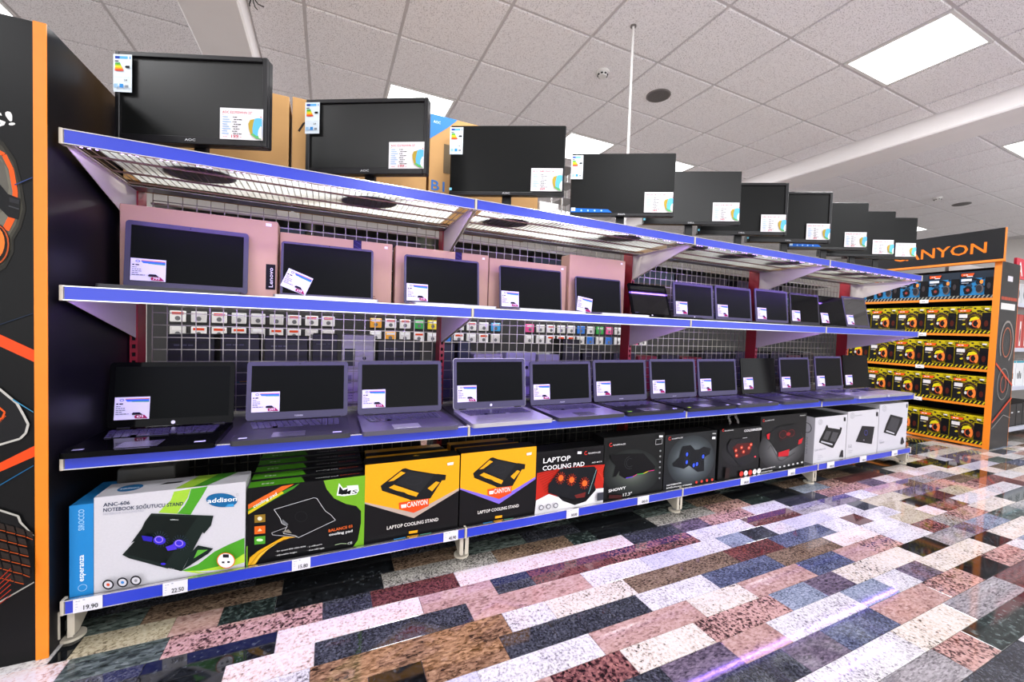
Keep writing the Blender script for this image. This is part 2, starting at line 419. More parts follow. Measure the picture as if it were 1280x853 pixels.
# ceiling lights
def light_label(x, y):
    if (x, y) == (3.423, 1.211): return 'large square lit ceiling panel at the upper right, nearest the right ceiling beam'
    if (x, y) == (.423, 3.611): return 'lit ceiling panel showing above the second monitor from the left'
    if (x, y) == (3.423, 3.611): return 'lit ceiling panel peeking out behind the fourth monitor from the left'
    if (x, y) == (2.223, 3.611): return 'lit ceiling panel peeking out between the third and fourth monitors'
    if (x, y) == (6.23, 1.211): return 'lit ceiling panel cut by the right picture edge beyond the ceiling beam'
    if (x, y) == (-2.58, 3.611): return 'lit ceiling panel cut by the left picture edge above the orange edged stand'
    return None
for lx, ly in LIGHTS:
    lb = light_label(lx, ly)
    t = thing('ceiling_light', lb or 'lit square panel in the ceiling outside the picture', 'ceiling light', (lx+.3, ly+.3, CEIL), group=None if lb else 'ceiling panels out of view')
    fr = MB()
    for a in ((-.29, .29, -.29, -.27), (-.29, .29, .27, .29), (-.29, -.27, -.27, .27), (.27, .29, -.27, .27)): fr.box(*a, -.004, .008, M_white)
    fr.build('frame', t)
    MB().box(-.27, .27, -.27, .27, -.001, .006, M_lamp).build('diffuser', t)
    la = bpy.data.lights.new('panel_lamp', 'AREA'); la.shape = 'SQUARE'; la.size = .53; la.energy = LAMP_W; la.color = (.97, .98, 1)
    lo = bpy.data.objects.new('panel_lamp', la); COL.objects.link(lo); lo.location = (0, 0, -.006); lo.parent = t
def detector(x, y, label):
    t = thing('smoke_detector', label, 'smoke detector', (x, y, CEIL-.002))
    b = MB().cyl((0, 0, 0), (0, 0, -.018), .05, M_white, 24); b.cyl((0, 0, -.018), (0, 0, -.04), .042, M_white, 24, .03); b.build('housing', t)
    s = MB()
    for i in range(8):
        a = 2*PI*i/8; T = Matrix.Translation((math.cos(a)*.037, math.sin(a)*.037, -.029)) @ Matrix.Rotation(a, 4, 'Z')
        s.box(-.004, .004, -.008, .008, -.004, .004, M_hole, T)
    s.build('vent_slots', t)
detector(1.92, 2.68, 'small white round smoke detector beside the hanging white rod')
detector(7.75, 2.79, 'small white smoke detector on the far ceiling beyond the beam')
def speaker(x, y, label):
    t = thing('ceiling_speaker', label, 'speaker', (x, y, CEIL-.002))
    MB().cyl((0, 0, 0), (0, 0, -.006), .1, M_grille, 32).build('rim', t)
    MB().cyl((0, 0, -.006), (0, 0, -.008), .088, mat('grille_mesh', '615d5c', .7, scale=300, var=.4), 32).build('grille', t)
speaker(2.534, 2.723, 'round grey ceiling speaker right of the hanging white rod')
speaker(8.376, 2.753, 'round grey ceiling speaker on the far ceiling beyond the beam')
t = thing('ceiling_rod', 'thin white rod hanging from the ceiling behind the fourth monitor', 'rod', (1.806, 2.2, 1.53))
MB().cyl((0, 0, 0), (0, 0, 3.025-1.53), .008, M_white, 10).build('pole', t)
MB().cyl((0, 0, 3.018-1.53), (0, 0, 3.025-1.53), .02, M_grille, 12).build('collar', t)

t = thing('loose_cable', 'thin black cable ends poking from the ceiling beside the left beam', 'cable', (-.47, 3.08, CEIL-.003))
b = MB()
for pts in (((0, 0, 0), (.03, .03, -.02), (.06, .04, -.02)), ((0, 0, 0), (.01, .05, -.03), (.02, .07, -.03)), ((0, 0, 0), (-.02, .05, -.02), (-.022, .065, -.025))):
    for p, q_ in zip(pts, pts[1:]): b.cyl(p, q_, .003, M_hole, 6)
b.build('wire', t)

# ---------------------------------------------------------------- shelving unit
X0 = -.7025; BAY = 1.25; YF = 1.61; YB = 2.09
Z = dict(top=1.524, upper=1.077, middle=.579, base=.144)
unit = thing('shelving_unit', 'long four bay shop shelving with blue price rails, red posts and wire back panels', 'shelving', (X0+2*BAY, 1.9, 0))
OFF = Vector((-(X0+2*BAY), -1.9, 0))
def ub(mb, name, par=unit):
    mb.v = [tuple(Vector(p)+OFF) for p in mb.v]
    return mb.build(name, par)
for i in range(5):
    x = X0+BAY*i; xs = x
    p = MB(); p.box(xs-.0125, xs-.010, 2.09, 2.17, .02, 1.6, M_red); p.box(xs+.010, xs+.0125, 2.09, 2.17, .02, 1.6, M_red)
    p.box(xs-.010, xs+.010, 2.168, 2.17, .02, 1.6, M_red)
    # front flange punched with slots
    z = .05
    p.box(xs-.0125, xs-.006, 2.088, 2.09, .02, 1.6, M_red); p.box(xs+.006, xs+.0125, 2.088, 2.09, .02, 1.6, M_red)
    while z < 1.58: p.box(xs-.006, xs+.006, 2.088, 2.09, z, z+.016, M_red); z += .032
    p.box(xs-.009, xs+.009, 2.10, 2.104, .02, 1.6, M_hole)
    ub(p, 'upright')
    b = MB(); b.prism([(1.625, .104), (1.625, .025), (1.65, .022), (1.70, .05), (1.80, .07), (2.09, .07), (2.09, .104)], xs-.02, xs-.017, 0, M_cream)
    b.prism([(1.625, .104), (1.625, .025), (1.65, .022), (1.70, .05), (1.80, .07), (2.09, .07), (2.09, .104)], xs+.017, xs+.02, 0, M_cream)
    b.box(xs+.004, xs+.017, 1.624, 1.627, .02, .104, M_cream); b.box(xs-.017, xs-.004 if i else xs-.012, 1.624, 1.627, .02, .104, M_cream)
    b.box(xs-.0, xs+.003, 1.623, 1.628, .045, .075, M_hole)
    b.box(xs-.017, xs+.017, 1.65, 2.09, .09, .094, M_cream)
    ub(b, 'base_foot')
    b = MB(); b.cyl((xs, 1.66, .0), (xs, 1.66, .008), .032, M_cream, 20); b.cyl((xs, 1.66, .008), (xs, 1.66, .022), .012, M_steel, 10); ub(b, 'levelling_pad')
for key, drop in (('top', .15), ('upper', .13), ('middle', .10)):
    for i in range(5):
        x = X0+BAY*i; z = Z[key]-.038
        for side in ((1,) if i == 0 else (-1,) if i == 4 else (-1, 1)):
            xo = x+side*.006
            b = MB(); b.prism([(YF+.012, z+.004), (YF+.012, z-.006), (2.088, z-drop), (2.088, z+.004)], xo-.0012, xo+.0012, 0, M_cream)
            b.box(min(xo, xo+side*.01), max(xo, xo+side*.01), YF+.012, 2.088, z+.003, z+.005, M_cream)
            ub(b, 'bracket')
leds = []
for key in ('top', 'upper', 'middle', 'base'):
    z = Z[key]
    for i in range(4):
        xa, xb = X0+BAY*i+.004, X0+BAY*(i+1)-.004
        s = MB()
        if key == 'top':
            for y in (1.632, 1.727, 1.861, 1.99, 2.08): s.box(xa, xb, y-.003, y+.003, z-.034, z-.028, M_bwire)
            x = xa+.012
            while x < xb: s.box(x-.0012, x+.0012, YF+.015, 2.085, z-.028, z-.0256, M_wire); x += .0215
            s.box(xa, xb, 2.02, 2.086, z-.035, z-.03, M_steel)
        else:
            s.box(xa, xb, YF+.004, 2.086, z-.012, z-.006, M_tray)
            s.box(xa, xb, 2.084, 2.088, z-.006, z+.004, M_steel)
            for k in range(3): s.box(xa+.02, xb-.02, 1.7+.13*k, 1.72+.13*k, z-.026, z-.012, M_steel)
            x = xa+.01
            while x < xb-.02: s.box(x, x+.012, YF+.006, YF+.0085, z-.006, z-.001, M_hole); x += .025
        s.box(xa, xb, YF+.002, YF+.005, z-.04, z, M_chrome)          # upturned front lip
        s.box(xa, xb, YF-.004, YF+.005, z-.002, z+.001, M_chrome)
        s.box(xa, xb, YF-.004, YF+.005, z-.042, z-.039, M_chrome)
        so = ub(s, 'shelf')
        r = MB().box(xa+.003, xb-.003, YF-.0025, YF+.002, z-.039, z-.002, M_blue); ub(r, 'price_rail', so)
        if key == 'top':
            fm = MB(); fm.box(xa+.05, xb-.05, YF+.02, 2.0, z-.0235, z-.0225, M_film); ub(fm, 'plastic_sheet', so)
        if key in ('top', 'upper'):
            lb = MB(); lb.box(xa+.02, xb-.02, YF+.006, YF+.016, z-.039, z-.034, M_ledbar)
            x = xa+.03
            while x < xb-.06:
                for q_ in range(3): lb.box(x+.017*q_, x+.017*q_+.006, YF+.008, YF+.014, z-.0402, z-.039, M_led)
                x += .092
            ub(lb, 'led_strip', so)
            la = bpy.data.lights.new('led_lamp', 'AREA'); la.shape = 'RECTANGLE'; la.size = xb-xa-.05; la.size_y = .008; la.energy = LED_W; la.color = (.33, .17, 1.0)
            lo = bpy.data.objects.new('led_lamp', la); COL.objects.link(lo); lo.location = Vector(((xa+xb)/2, YF+.013, z-.048))+OFF; lo.parent = unit
            lo.rotation_euler = (math.radians(20), 0, 0)
    for i in range(5):
        x = X0+BAY*i; e = MB(); w_ = .0042
        e.rbox(x-w_, x+w_, YF-.005, YF+.02, z-.043, z+.002, M_cream, .001); ub(e, 'rail_clip')
for i in range(4):
    xa, xb = X0+BAY*i+.03, X0+BAY*(i+1)-.03; b = MB(); r = .0017
    n = 24
    for k in range(n+1):
        x = xa+(xb-xa)*k/n; b.box(x-r, x+r, 2.180-r, 2.180+r, .08, 1.53, M_wire)
    z = .08
    while z < 1.54: b.box(xa, xb, 2.177-r, 2.177+r, z-r, z+r, M_wire); z += .0518
    ub(b, 'wire_panel')
# rear half of the shelving: shelves that carry goods seen through the wire
for key in ('upper', 'middle', 'base'):
    for i in range(4):
        xa, xb = X0+BAY*i+.004, X0+BAY*(i+1)-.004; z = Z[key]
        ub(MB().box(xa, xb, 2.25, 2.70, z-.03, z-.015, M_steel), 'rear_shelf')

ub(MB().box(X0, X0+4*BAY, 2.11, 2.12, 0, .12, M_shelfply), 'light_block_plate')  # plate added to block low light, so the floor underneath stays dark
# price tags on the bottom rail
TAGS = [(-.677, -.611, '19.90', 1), (-.466, -.402, '22.50', 1), (-.102, -.043, '15.80', 1), (.45, .512, '45.90', 1), (1.045, 1.113, '30.00', 0), (1.476, 1.552, '4x.00', 0), (2.266, 2.345, '', 0), (2.717, 2.791, '', 0), (3.146, 3.231, '', 0), (3.553, 3.639, '', 0), (4.001, 4.085, '', 0)]
UNDER = ['under the blue spined box', 'under the white and green box', 'under the black and green box', 'under the left orange box', 'under the box with three red fans',
 'under the box showing a rainbow edged pad', 'under the box with red glowing pad', 'under the box with red cornered pad', 'under the leftmost white box', 'under the middle white box', 'under the rightmost white box']
for (a, b_, s, _), und in zip(TAGS, UNDER):
    t = thing('price_tag', 'white price tag on the bottom blue rail '+und, 'price tag', (a, YF-.0055, Z['base']-.041), group='price tags on the bottom rail')
    W = b_-a; MB().box(0, W, -.0008, .0008, 0, .041, mat('tag_paper', 'dedce4', .6)).build('card', t)
    cv = Canvas((0, -.0008, 0), (1, 0, 0), (0, 0, 1), W, .041)
    cv.words(.006, .034, 2, .0016, '8a8aa0'); cv.words(.022, .036, 1, .002, '7a7a96'); cv.words(.006, .026, 1, .0014, '9a9ab0'); cv.words(.006, .018, 1, .0014, '9a9ab0'); cv.words(.006, .010, 1, .0014, '9a9ab0')
    if 'x' in s or not s: s = '00.0'; 
    cv.text(s, (W*.36, .007), (W*.86, .007), .014, '15151c')
    cv.build('print', t, PAPER)

# ---------------------------------------------------------------- cards
def spec_card_monitor(par, o, W, H, title, price, T=None, ux=(1, 0, 0), uz=(0, 0, 1)):
    n = Vector(ux).cross(Vector(uz))
    cv = Canvas(o, ux, uz, W, H, T=T); cv.full('e9e6ea')
    k = W/.15
    cv.text(title, (.008*k, H*.83), (.112*k, H*.83), .0085*k, 'c2304c')
    cv.words(.009*k, H*.78, 1, .002*k, 'd07088')
    for i in range(8):
        y = H*(.70-.078*i); cv.rect(.010*k, y, (.028+.012*((i*7) % 3)/2)*k, y+.0028*k, '8fb4dc'); cv.words((.045+.004*(i % 2))*k, y, 2+(i % 2), .0028*k, '3a3a40')
    cv.text(price, (.043*k, H*.02+.002), (.068*k, H*.02+.002), .0105*k, 'c2304c'); cv.words(.014*k, H*.05, 2, .002*k, 'd07088'); cv.words(.074*k, H*.05, 1, .002*k, 'd07088')
    pts = lambda q: [(x*W, y*H) for x, y in q]
    cv.poly(pts([(.83, .66), (.72, .62), (.68, .50), (.69, .35), (.74, .14), (.86, .04), (.98, .02), (.995, .1), (.9, .2), (.83, .4)]), 'b59a3c')
    cv.poly(pts([(.74, .16), (.86, .04), (.98, .01), (.995, .1), (.9, .2), (.82, .22)]), '5fb06a')
    cv.poly(pts([(.83, .66), (.90, .69), (.995, .68), (.995, .12), (.88, .12), (.79, .2), (.78, .35), (.80, .52)]), '62b8ea')
    cv.poly(pts([(.94, .05), (.995, .03), (.995, .42), (.965, .42), (.92, .3), (.91, .16)]), 'e9e6ea')
    cv.ell(.975*W, .72*H, .018*W, .02*H, 'd8485a', 10)
    return cv.build('info_card', par, PAPER)
def energy_label(par, o, W, H, T=None):
    cv = Canvas(o, (1, 0, 0), (0, 0, 1), W, H, T=T); cv.full('dfeaf2')
    R = lambda x0, y0, x1, y1, c: cv.rect(x0*W, y0*H, x1*W, y1*H, c)
    R(.1, .88, .35, .95, '1d3fa0'); R(.35, .88, .78, .95, '5fb0ee'); R(.88, .88, .93, .95, '2f80d8'); R(.1, .80, .3, .83, '444')
    for i, c in enumerate(('3a9a4a', '6db43a', 'b8cc2c', 'f0dc20', 'f0b41c', 'e87a24', 'd8382c')): R(.12, .745-.033*i, .38+.035*i, .775-.033*i, c)
    cv.poly([(.66*W, .66*H), (.72*W, .69*H), (.92*W, .69*H), (.92*W, .63*H), (.72*W, .63*H)], '1a1a1a')
    R(.1, .38, .55, .385, 'a8b0b8'); R(.6, .38, .92, .385, 'a8b0b8'); cv.text('24', (.62*W, .28*H), (.8*W, .28*H), .05*H, '333')
    R(.1, .1, .3, .2, '9cc4e4'); R(.4, .1, .6, .2, '3a90d8'); R(.7, .1, .88, .17, '8a929a')
    return cv.build('energy_label', par, PAPER)
def card_laptop(par, cx, cz, W, H, rot, T, price=''):
    """spec card stuck to the lower left of the screen; o is its centre in lid coordinates"""
    Tm = T @ Matrix.Translation((cx, 0, cz)) @ Matrix.Rotation(rot, 4, 'Y')
    cv = Canvas((-W/2, -.0012, -H/2), (1, 0, 0), (0, 0, 1), W, H, T=Tm); cv.full('dcd8ee')
    P = lambda q: [(x*W, y*H) for x, y in q]
    cv.poly(P([(.28, .93), (.98, .93), (.98, .89), (.33, .89)]), 'd8743c'); cv.poly(P([(.28, .90), (.98, .89), (.98, .78), (.35, .80)]), '3a6fe0'); cv.poly(P([(.45, .81), (.98, .80), (.98, .76), (.5, .78)]), '4aa06a')
    cv.ring(.2*W, .87*H, .055*W, .045*H, .002, '3a4fc0', n=12)
    cv.words(.05*W, .68*H, 2, .0042, '1c1c28')
    for i in range(5): cv.words(.05*W, (.58-.085*i)*H, 2+(i*5) % 3, .0024, '5a5a74')
    cv.poly(P([(.5, .25), (.54, .31), (.72, .31), (.82, .2), (.52, .2)]), '1c1828')
    cv.poly(P([(.58, .13), (.62, .19), (.86, .19), (.97, .03), (.6, .04)]), '9a1450')
    if price: cv.text(price, (.64*W, .065*H), (.84*W, .065*H), .009, 'f0e8f4'); 
    return cv.build('info_card', par, PAPER)

# ---------------------------------------------------------------- monitors
def monitor(X, Y, yaw_, w, h, zb, style, title, price, label, brand='', elabel=True, sheen=M_matte, strip=False):
    t = thing('monitor', label, 'monitor', (X, Y, Z['top']-.0215), yaw_, 'monitors along the top shelf')
    b = zb-(Z['top']-.0215); x0, x1 = -w/2, w/2; bez = .016 if style == 'thick' else .004; chin = .026 if style == 'thick' else .016
    s = MB(); s.rbox(x0, x1, .004, .030, b, b+h, M_black, .004)
    if style == 'thick':
        for a in ((x0, x0+bez, b, b+h), (x1-bez, x1, b, b+h), (x0+bez, x1-bez, b+h-bez, b+h), (x0+bez, x1-bez, b, b+chin)): s.rbox(a[0], a[1], -.008, .006, a[2], a[3], M_black, .002)
    else:
        s.rbox(x0, x1, -.004, .006, b, b+chin, M_black, .0015)
    s.rbox(x0+.12, x1-.12, .03, .05, b+.06, b+h-.06, M_black, .008)
    hs = s.build('housing', t)
    MB().box(x0+bez, x1-bez, .0, .0045, b+chin, b+h-bez, sheen).build('screen', t)
    n = MB(); n.rbox(-.022, .022, .035, .055, .012, b+.12, M_black, .003); n.build('stand_neck', t)
    n = MB(); n.prism([(x*.115, .04+y*.085) for x, y in [(math.cos(a*PI/12), math.sin(a*PI/12)) for a in range(24)]], 0, .012, 2, M_black); n.build('stand_base', t)
    yf = -.009 if style == 'thick' else -.0045
    cx = x1-.155
    spec_card_monitor(t, (cx, yf, b+.02), .145, .105, title, price)
    if elabel: energy_label(t, (x0-.002, yf, b+h-.13-.008), .062, .125)
    cv = Canvas((0, yf, b), (1, 0, 0), (0, 0, 1), w, h)
    if brand: cv.text(brand, (-.018, chin*.35), (.018, chin*.35), .008, 'c8c8cc')
    if strip:
        cv.poly([(x0+.004, .018), (x0+.004, .04), (x0+.2, .034), (x0+.22, .018)], '1e6ad0'); cv.rect(x0+.006, .024, x0+.028, .042, 'd8ecf8')
        for k in range(4): cv.ell(x0+.06+.035*k, .027, .005, .005, 'a8d0f8', 8)
    elif not elabel or style == 'thin': cv.rect(x0+.001, .02, x0+.013, .032, '7ac8e0')
    cv.build('badge', t)
    return t
R_ = math.radians
monitor(-.435, 1.748, R_(-23.3), .51, .30, 1.59, 'thick', 'AOC E2270SWHN 22"', '199', 'thick framed black monitor at the left end of the top shelf, nearest the black stand', 'AOC')
monitor(.128, 1.77, R_(-29.9), .51, .30, 1.60, 'thick', 'AOC E2270SWHN 22"', '199', 'thick framed black monitor between two cardboard cartons, below a lit ceiling panel', 'AOC')
monitor(.748, 1.768, R_(-28.4), .54, .325, 1.618, 'thin', 'AOC 24B1XHS 24"', '269', 'thin framed black monitor in front of the carton with blue B1 print', 'AOC', sheen=M_mdark)
monitor(1.40, 1.738, R_(-29.7), .54, .33, 1.608, 'thin', 'PHILIPS 241E1SC 24"', '349', 'curved thin framed monitor with a blue sticker strip, in front of the hanging white rod', 'PHILIPS', strip=True, sheen=M_mdark)
monitor(1.890, 1.725, R_(-29.5), .54, .305, 1.628, 'thin', 'DELL P2419H 24"', '549', 'fifth monitor from the left, thin framed, right of the one with a blue strip', 'DELL', elabel=False)
monitor(2.33, 1.735, R_(-29.5), .53, .32, 1.625, 'thick', 'DELL SE2417HG 24"', '379', 'sixth monitor from the left on the top shelf', 'DELL', elabel=False, sheen=M_mdark)
monitor(2.79, 1.735, R_(-29.5), .53, .335, 1.632, 'thick', 'DELL E2417HG 24"', '389', 'seventh monitor from the left on the top shelf', 'DELL', elabel=False, sheen=M_mdark)
monitor(3.24, 1.735, R_(-29.5), .53, .335, 1.635, 'thin', 'PHILIPS 271V8 27"', '459', 'eighth monitor from the left on the top shelf', '', elabel=False, strip=True, sheen=M_mdark)
monitor(3.61, 1.735, R_(-29.5), .53, .34, 1.625, 'thin', 'SAMSUNG F24T35', '379', 'ninth monitor from the left on the top shelf, second from its far end', '', elabel=False, sheen=M_mdark)
monitor(3.94, 1.735, R_(-29.5), .53, .325, 1.64, 'thin', 'SAMSUNG F24T35', '379', 'last monitor at the far end of the top shelf', '', elabel=False, sheen=M_mdark)

# ---------------------------------------------------------------- cartons on the top shelf
def carton(x0, x1, y0, y1, z0, z1, m, label, group=None, name='carton', flaps=True, art=None, cat='box', tape=False):
    t = thing(name, label, cat, ((x0+x1)/2, (y0+y1)/2, z0), 0, group); w, d, h = x1-x0, y1-y0, z1-z0
    MB().rbox(-w/2, w/2, -d/2, d/2, 0, h, m, .002).build('body', t)
    if flaps: MB().box(-w/2+.003, w/2-.003, -.0012, .0012, h-.0005, h+.0006, mat('flap_seam', '5e452c', .9)).build('flap_seam', t)
    if art:
        cv = Canvas((-w/2, -d/2, 0), (1, 0, 0), (0, 0, 1), w, h); art(cv, w, h); cv.build('print', t, PAPER)
    return t
ZT = Z['top']-.022
def house(cv, x, y, k):
    for i in range(3):
        o_ = .008*i; cv.line([(x+o_, y), (x+o_, y+.04*k-o_), (x+.12*k-o_, y+.03*k-o_), (x+.12*k-o_, y)], .0015, '4a3824')
def artA(cv, w, h):
    house(cv, w-.26, .02, 1); house(cv, .06, .02, 1)
def artB(cv, w, h):
    cv.line([(.025, h-.14), (.045, h-.10), (.06, h-.10)], .008, '2a2420'); house(cv, w-.2, .02, 1.2); cv.words(w-.16, .10, 3, .004, '5a4428')
def artC(cv, w, h):
    cv.poly([(0, h), (.135, h), (.09, h-.045), (0, h-.12)], '3a78bc'); cv.text('AOC', (.015, h-.04), (.05, h-.04), .013, 'c8d8e8')
    cv.rect(.07, h-.27, .16, h-.13, '6a5a44'); cv.text('B1', (.012, .155), (.078, .155), .05, '3a70b4'); cv.rect(.012, .125, .078, .136, '3a70b4')
    cv.words(.02, .145, 3, .004, '7a6a50'); cv.text('24B1XHS', (.012, .095), (.078, .095), .013, '4a5a70'); cv.words(w-.14, .06, 3, .006, '4a3a28')
carton(-.70, -.165, 1.985, 2.16, ZT, 1.94, M_card, 'brown cardboard carton standing behind the leftmost monitor', art=artA)
carton(-.153, .42, 1.985, 2.16, ZT, 1.945, M_card, 'brown carton with a dark slanted mark, standing behind the second monitor', art=artB)
carton(.432, 1.03, 1.985, 2.16, ZT, 2.018, M_card, 'tall brown carton with blue corner and blue B1 print behind the third monitor', art=artC)
carton(1.045, 1.165, 1.99, 2.14, ZT, 1.70, mat('white_carton', 'd8d6d4', .6), 'white box standing between the third and fourth monitors', flaps=False, name='box')
t = thing('wire_rack', 'grey metal rack frame standing behind the fourth monitor', 'rack', (1.24, 2.06, ZT))
b = MB()
for x in (-.05, .05):
    for y in (-.06, .06): b.cyl((x, y, 0), (x, y, .45), .005, M_steel, 8)
b.build('frame', t)
for k in range(5): MB().box(-.05, .05, -.06, .06, .06+.09*k, .064+.09*k, M_grille).build('tray', t)
carton(1.31, 1.60, 1.99, 2.14, ZT, 1.61, M_white, 'low white box behind the stand of the fourth monitor', flaps=False, name='box')
carton(1.86, 2.26, 1.99, 2.16, ZT, 1.635, M_card, 'low brown carton behind the stand of the fifth monitor')
carton(2.30, 2.62, 1.99, 2.14, ZT, 1.62, M_white, 'low white box behind the stand of the sixth monitor', flaps=False, name='box')
carton(2.7, 3.15, 1.99, 2.14, ZT, 1.63, M_card, 'low brown carton behind the stand of the seventh monitor')
carton(3.25, 3.75, 1.99, 2.14, ZT, 1.62, M_card, 'low brown carton behind the stand of the ninth monitor')
t = thing('paper_roll', 'small cream paper roll standing on end behind the fourth monitor', 'roll', (1.70, 2.07, ZT)); MB().cyl((0, 0, 0), (0, 0, .11), .04, M_white, 20).build('roll', t); MB().cyl((0, 0, .11), (0, 0, .1105), .018, M_hole, 16).build('core', t)

# ---------------------------------------------------------------- laptops
def laptop(X, Yh, zs, yaw_, w, lh, tilt, label, group, base=M_dark, deck=None, lid=M_bezel, scr=M_scr, price='', brand='', card=(0, 0), crot=0, bow=0, depth=.25, rim=None, bez=.016, chin=.03, gloss=False, sticker=None, open_keys=True, card_k=1.0, th=.02):
    """origin on the shelf under the hinge; the base reaches towards -y"""
    t = thing('laptop', label, 'laptop', (X, Yh, zs), yaw_, group)
    deck = deck or base
    b = MB(); b.prism(rrect(-w/2, w/2, -depth, .012, .012), .003, th, 2, base)
    if rim: b.prism(rrect(-w/2-.001, w/2+.001, -depth-.001, .012, .012), th-.004, th-.001, 2, rim)
    for x in (-w/2+.03, w/2-.04):
        for y in (-depth+.03, -.03): b.cyl((x, y, 0), (x, y, .003), .006, M_hole, 8)
    b.build('base', t)
    if deck != base: MB().prism(rrect(-w/2+.002, w/2-.002, -depth+.002, -.006, .010), th, th+.0008, 2, deck).build('palm_rest', t)
    kb = MB(); rows = 6; kw = w-.045; pit = kw/15.5
    for r in range(rows):
        y = -.028-r*.0175; n = 15
        for c in range(n):
            if r == 5 and 4 <= c <= 8:
                if c == 4: kb.box(-kw/2+c*pit, -kw/2+(c+5)*pit-.003, y-.0145, y, th+.001, th+.0032, M_key)
                continue
            kb.box(-kw/2+c*pit+(.004*r if c < 12 else 0), -kw/2+(c+1)*pit-.003+(.004*r if c < 11 else 0), y-.0145, y, th+.001, th+.0032, M_key)
    kb.build('keyboard', t)
    tp = MB(); tp.rbox(-.07, .035, -depth+.015, -depth+.085, th+.0005, th+.0014, mat('touchpad_grey', '4a4852', .25) if base in (M_dark, M_black, M_gloss) else M_silver, .0004); tp.build('touchpad', t)
    if sticker:
        cv = Canvas((-w/2, -depth, th+.0008), (1, 0, 0), (0, 1, 0), w, depth); cv.rect(.02, .02, .045, .035, sticker); cv.build('sticker', t)
        cv = Canvas((-w/2, -depth, th+.0008), (1, 0, 0), (0, 1, 0), w, depth); cv.rect(w-.06, .02, w-.03, .034, 'c8c4e8'); cv.build('sticker', t)
    T = Matrix.Translation((0, 0, th)) @ Matrix.Rotation(-tilt, 4, 'X')
    l = MB(); pol = rrect(-w/2, w/2, .004, lh, .012)
    l.prism(pol, .0, .007, 1, lid, T)
    if rim: l.prism(rrect(-w/2-.002, w/2+.002, .003, lh+.002, .013), .002, .0065, 1, rim, T)
    lo = l.build('lid', t)
    s = MB(); nx = 8 if bow else 1
    a, c = -w/2+bez, w/2-bez
    s.box(a, c, -.0007, .001, chin, lh-bez, scr, T)
    if gloss: s.box(-w/2+.004, w/2-.004, -.0004, .001, .01, lh-.004, M_gloss, T)
    s.build('screen', lo)
    for x in (-w/2+.045, w/2-.045): MB().cyl((x-.018, .004, th+.001), (x+.018, .004, th+.001), .006, M_black, 10).build('hinge', t)
    cv = Canvas((-w/2, -.0009, 0), (1, 0, 0), (0, 0, 1), w, lh, T=T)
    if brand == 'dot': cv.ell(w/2, chin*.5, .0065, .0065, 'd8d8de', 14)
    elif brand: cv.text(brand, (w/2-.016, chin*.38), (w/2+.016, chin*.38), .0065, 'b8b8c2')
    cv.ell(w/2, lh-bez/2, .002, .002, '05050a', 8); cv.build('badge', lo)
    W, H = .098*card_k, .08*card_k
    card_laptop(lo, -w/2+bez+W/2+.002+card[0], chin+H/2+.002+card[1], W, H, crot, T, price)
    return t
ZU = Z['upper']-.006; ZM = Z['middle']-.006
tl = R_(6)
GU = 'laptops on the second shelf from the top'
def lap_u(X, w, ztop, label, **k):
    tl_ = R_(k.pop('lean', 6)); lh = (ztop-ZU-.02)/math.cos(tl_); laptop(X, k.pop('hinge', 1.90), ZU, k.pop('yaw', 0), w, lh, tl_, label, GU, depth=k.pop('depth', .235), **k)
lap_u(-.475, .368, 1.338, 'black laptop open before the largest pale carton, at the left end of the upper shelf', yaw=R_(4), price='799', rim=None, lid=M_bezel, hinge=1.882)
lap_u(0.0, .36, 1.325, 'laptop on the upper shelf whose price card hangs tilted, silver base edge', base=M_silver, crot=R_(22), card=(.0, .006), price='699', bez=.009, chin=.02)
lap_u(.498, .365, 1.323, 'laptop in front of the middle pale carton, left of the first upper red post joint', base=M_silver, price='719', bez=.009, chin=.016)
lap_u(.974, .367, 1.318, 'wide laptop with grey sheen in front of the fourth pale carton', base=M_silver, price='779', bez=.007, chin=.014)
lap_u(1.405, .315, 1.30, 'smaller laptop with tilted price card in front of the pale carton with an open flap', base=M_silver, price='', bez=.007, chin=.014, crot=R_(8), card=(0, -.004))
lap_u(1.764, .30, 1.29, 'small glossy black laptop with violet reflections beside the red post on the upper shelf', base=M_gloss, lid=M_gloss, scr=mat('violet_reflecting_screen', '060607', .05, spec=.35), card_k=.01, brand='dot', lean=17, hinge=1.86, chin=.02)
lap_u(2.155, .355, 1.326, 'laptop right of the small glossy black one on the upper shelf', base=M_black, price='', brand='dot')
lap_u(2.535, .362, 1.331, 'second laptop right of the small glossy black one on the upper shelf', base=M_black)
lap_u(2.94, .366, 1.34, 'grey screened laptop with LED tinted frame, fourth from the far end of the upper shelf', base=M_black)
lap_u(3.335, .366, 1.337, 'glossy screened black laptop, third from the far end of the upper shelf', base=M_black, lid=M_black, scr=M_gloss)
lap_u(3.712, .355, 1.341, 'glossy screened laptop, second from the far end of the upper shelf', base=M_black, lid=M_gloss, scr=M_gloss, lean=12)
lap_u(4.07, .35, 1.36, 'last laptop at the far end of the upper shelf, mirror like screen', base=M_dark, lid=M_bezel, scr=M_mirror, lean=12)
GM = 'laptops on the third shelf from the top'
tm = R_(7)
def lap_m(X, w, ztop, label, **k):
    lh = (ztop-ZM-.02)/math.cos(tm); laptop(X, 1.868, ZM, 0, w, lh, tm, label, GM, depth=k.pop('depth', .285), **k)
lap_m(-.515, .372, .828, 'glossy black laptop at the left end of the middle shelf', base=M_gloss, lid=M_gloss, price='479', brand='dot', gloss=True, deck=M_gloss, sticker='8a88a0')
lap_m(-.103, .372, .828, 'dark grey laptop, second from the left on the middle shelf', base=M_dark, price='599', brand='TOSHIBA', chin=.034, sticker='c0c0d8')
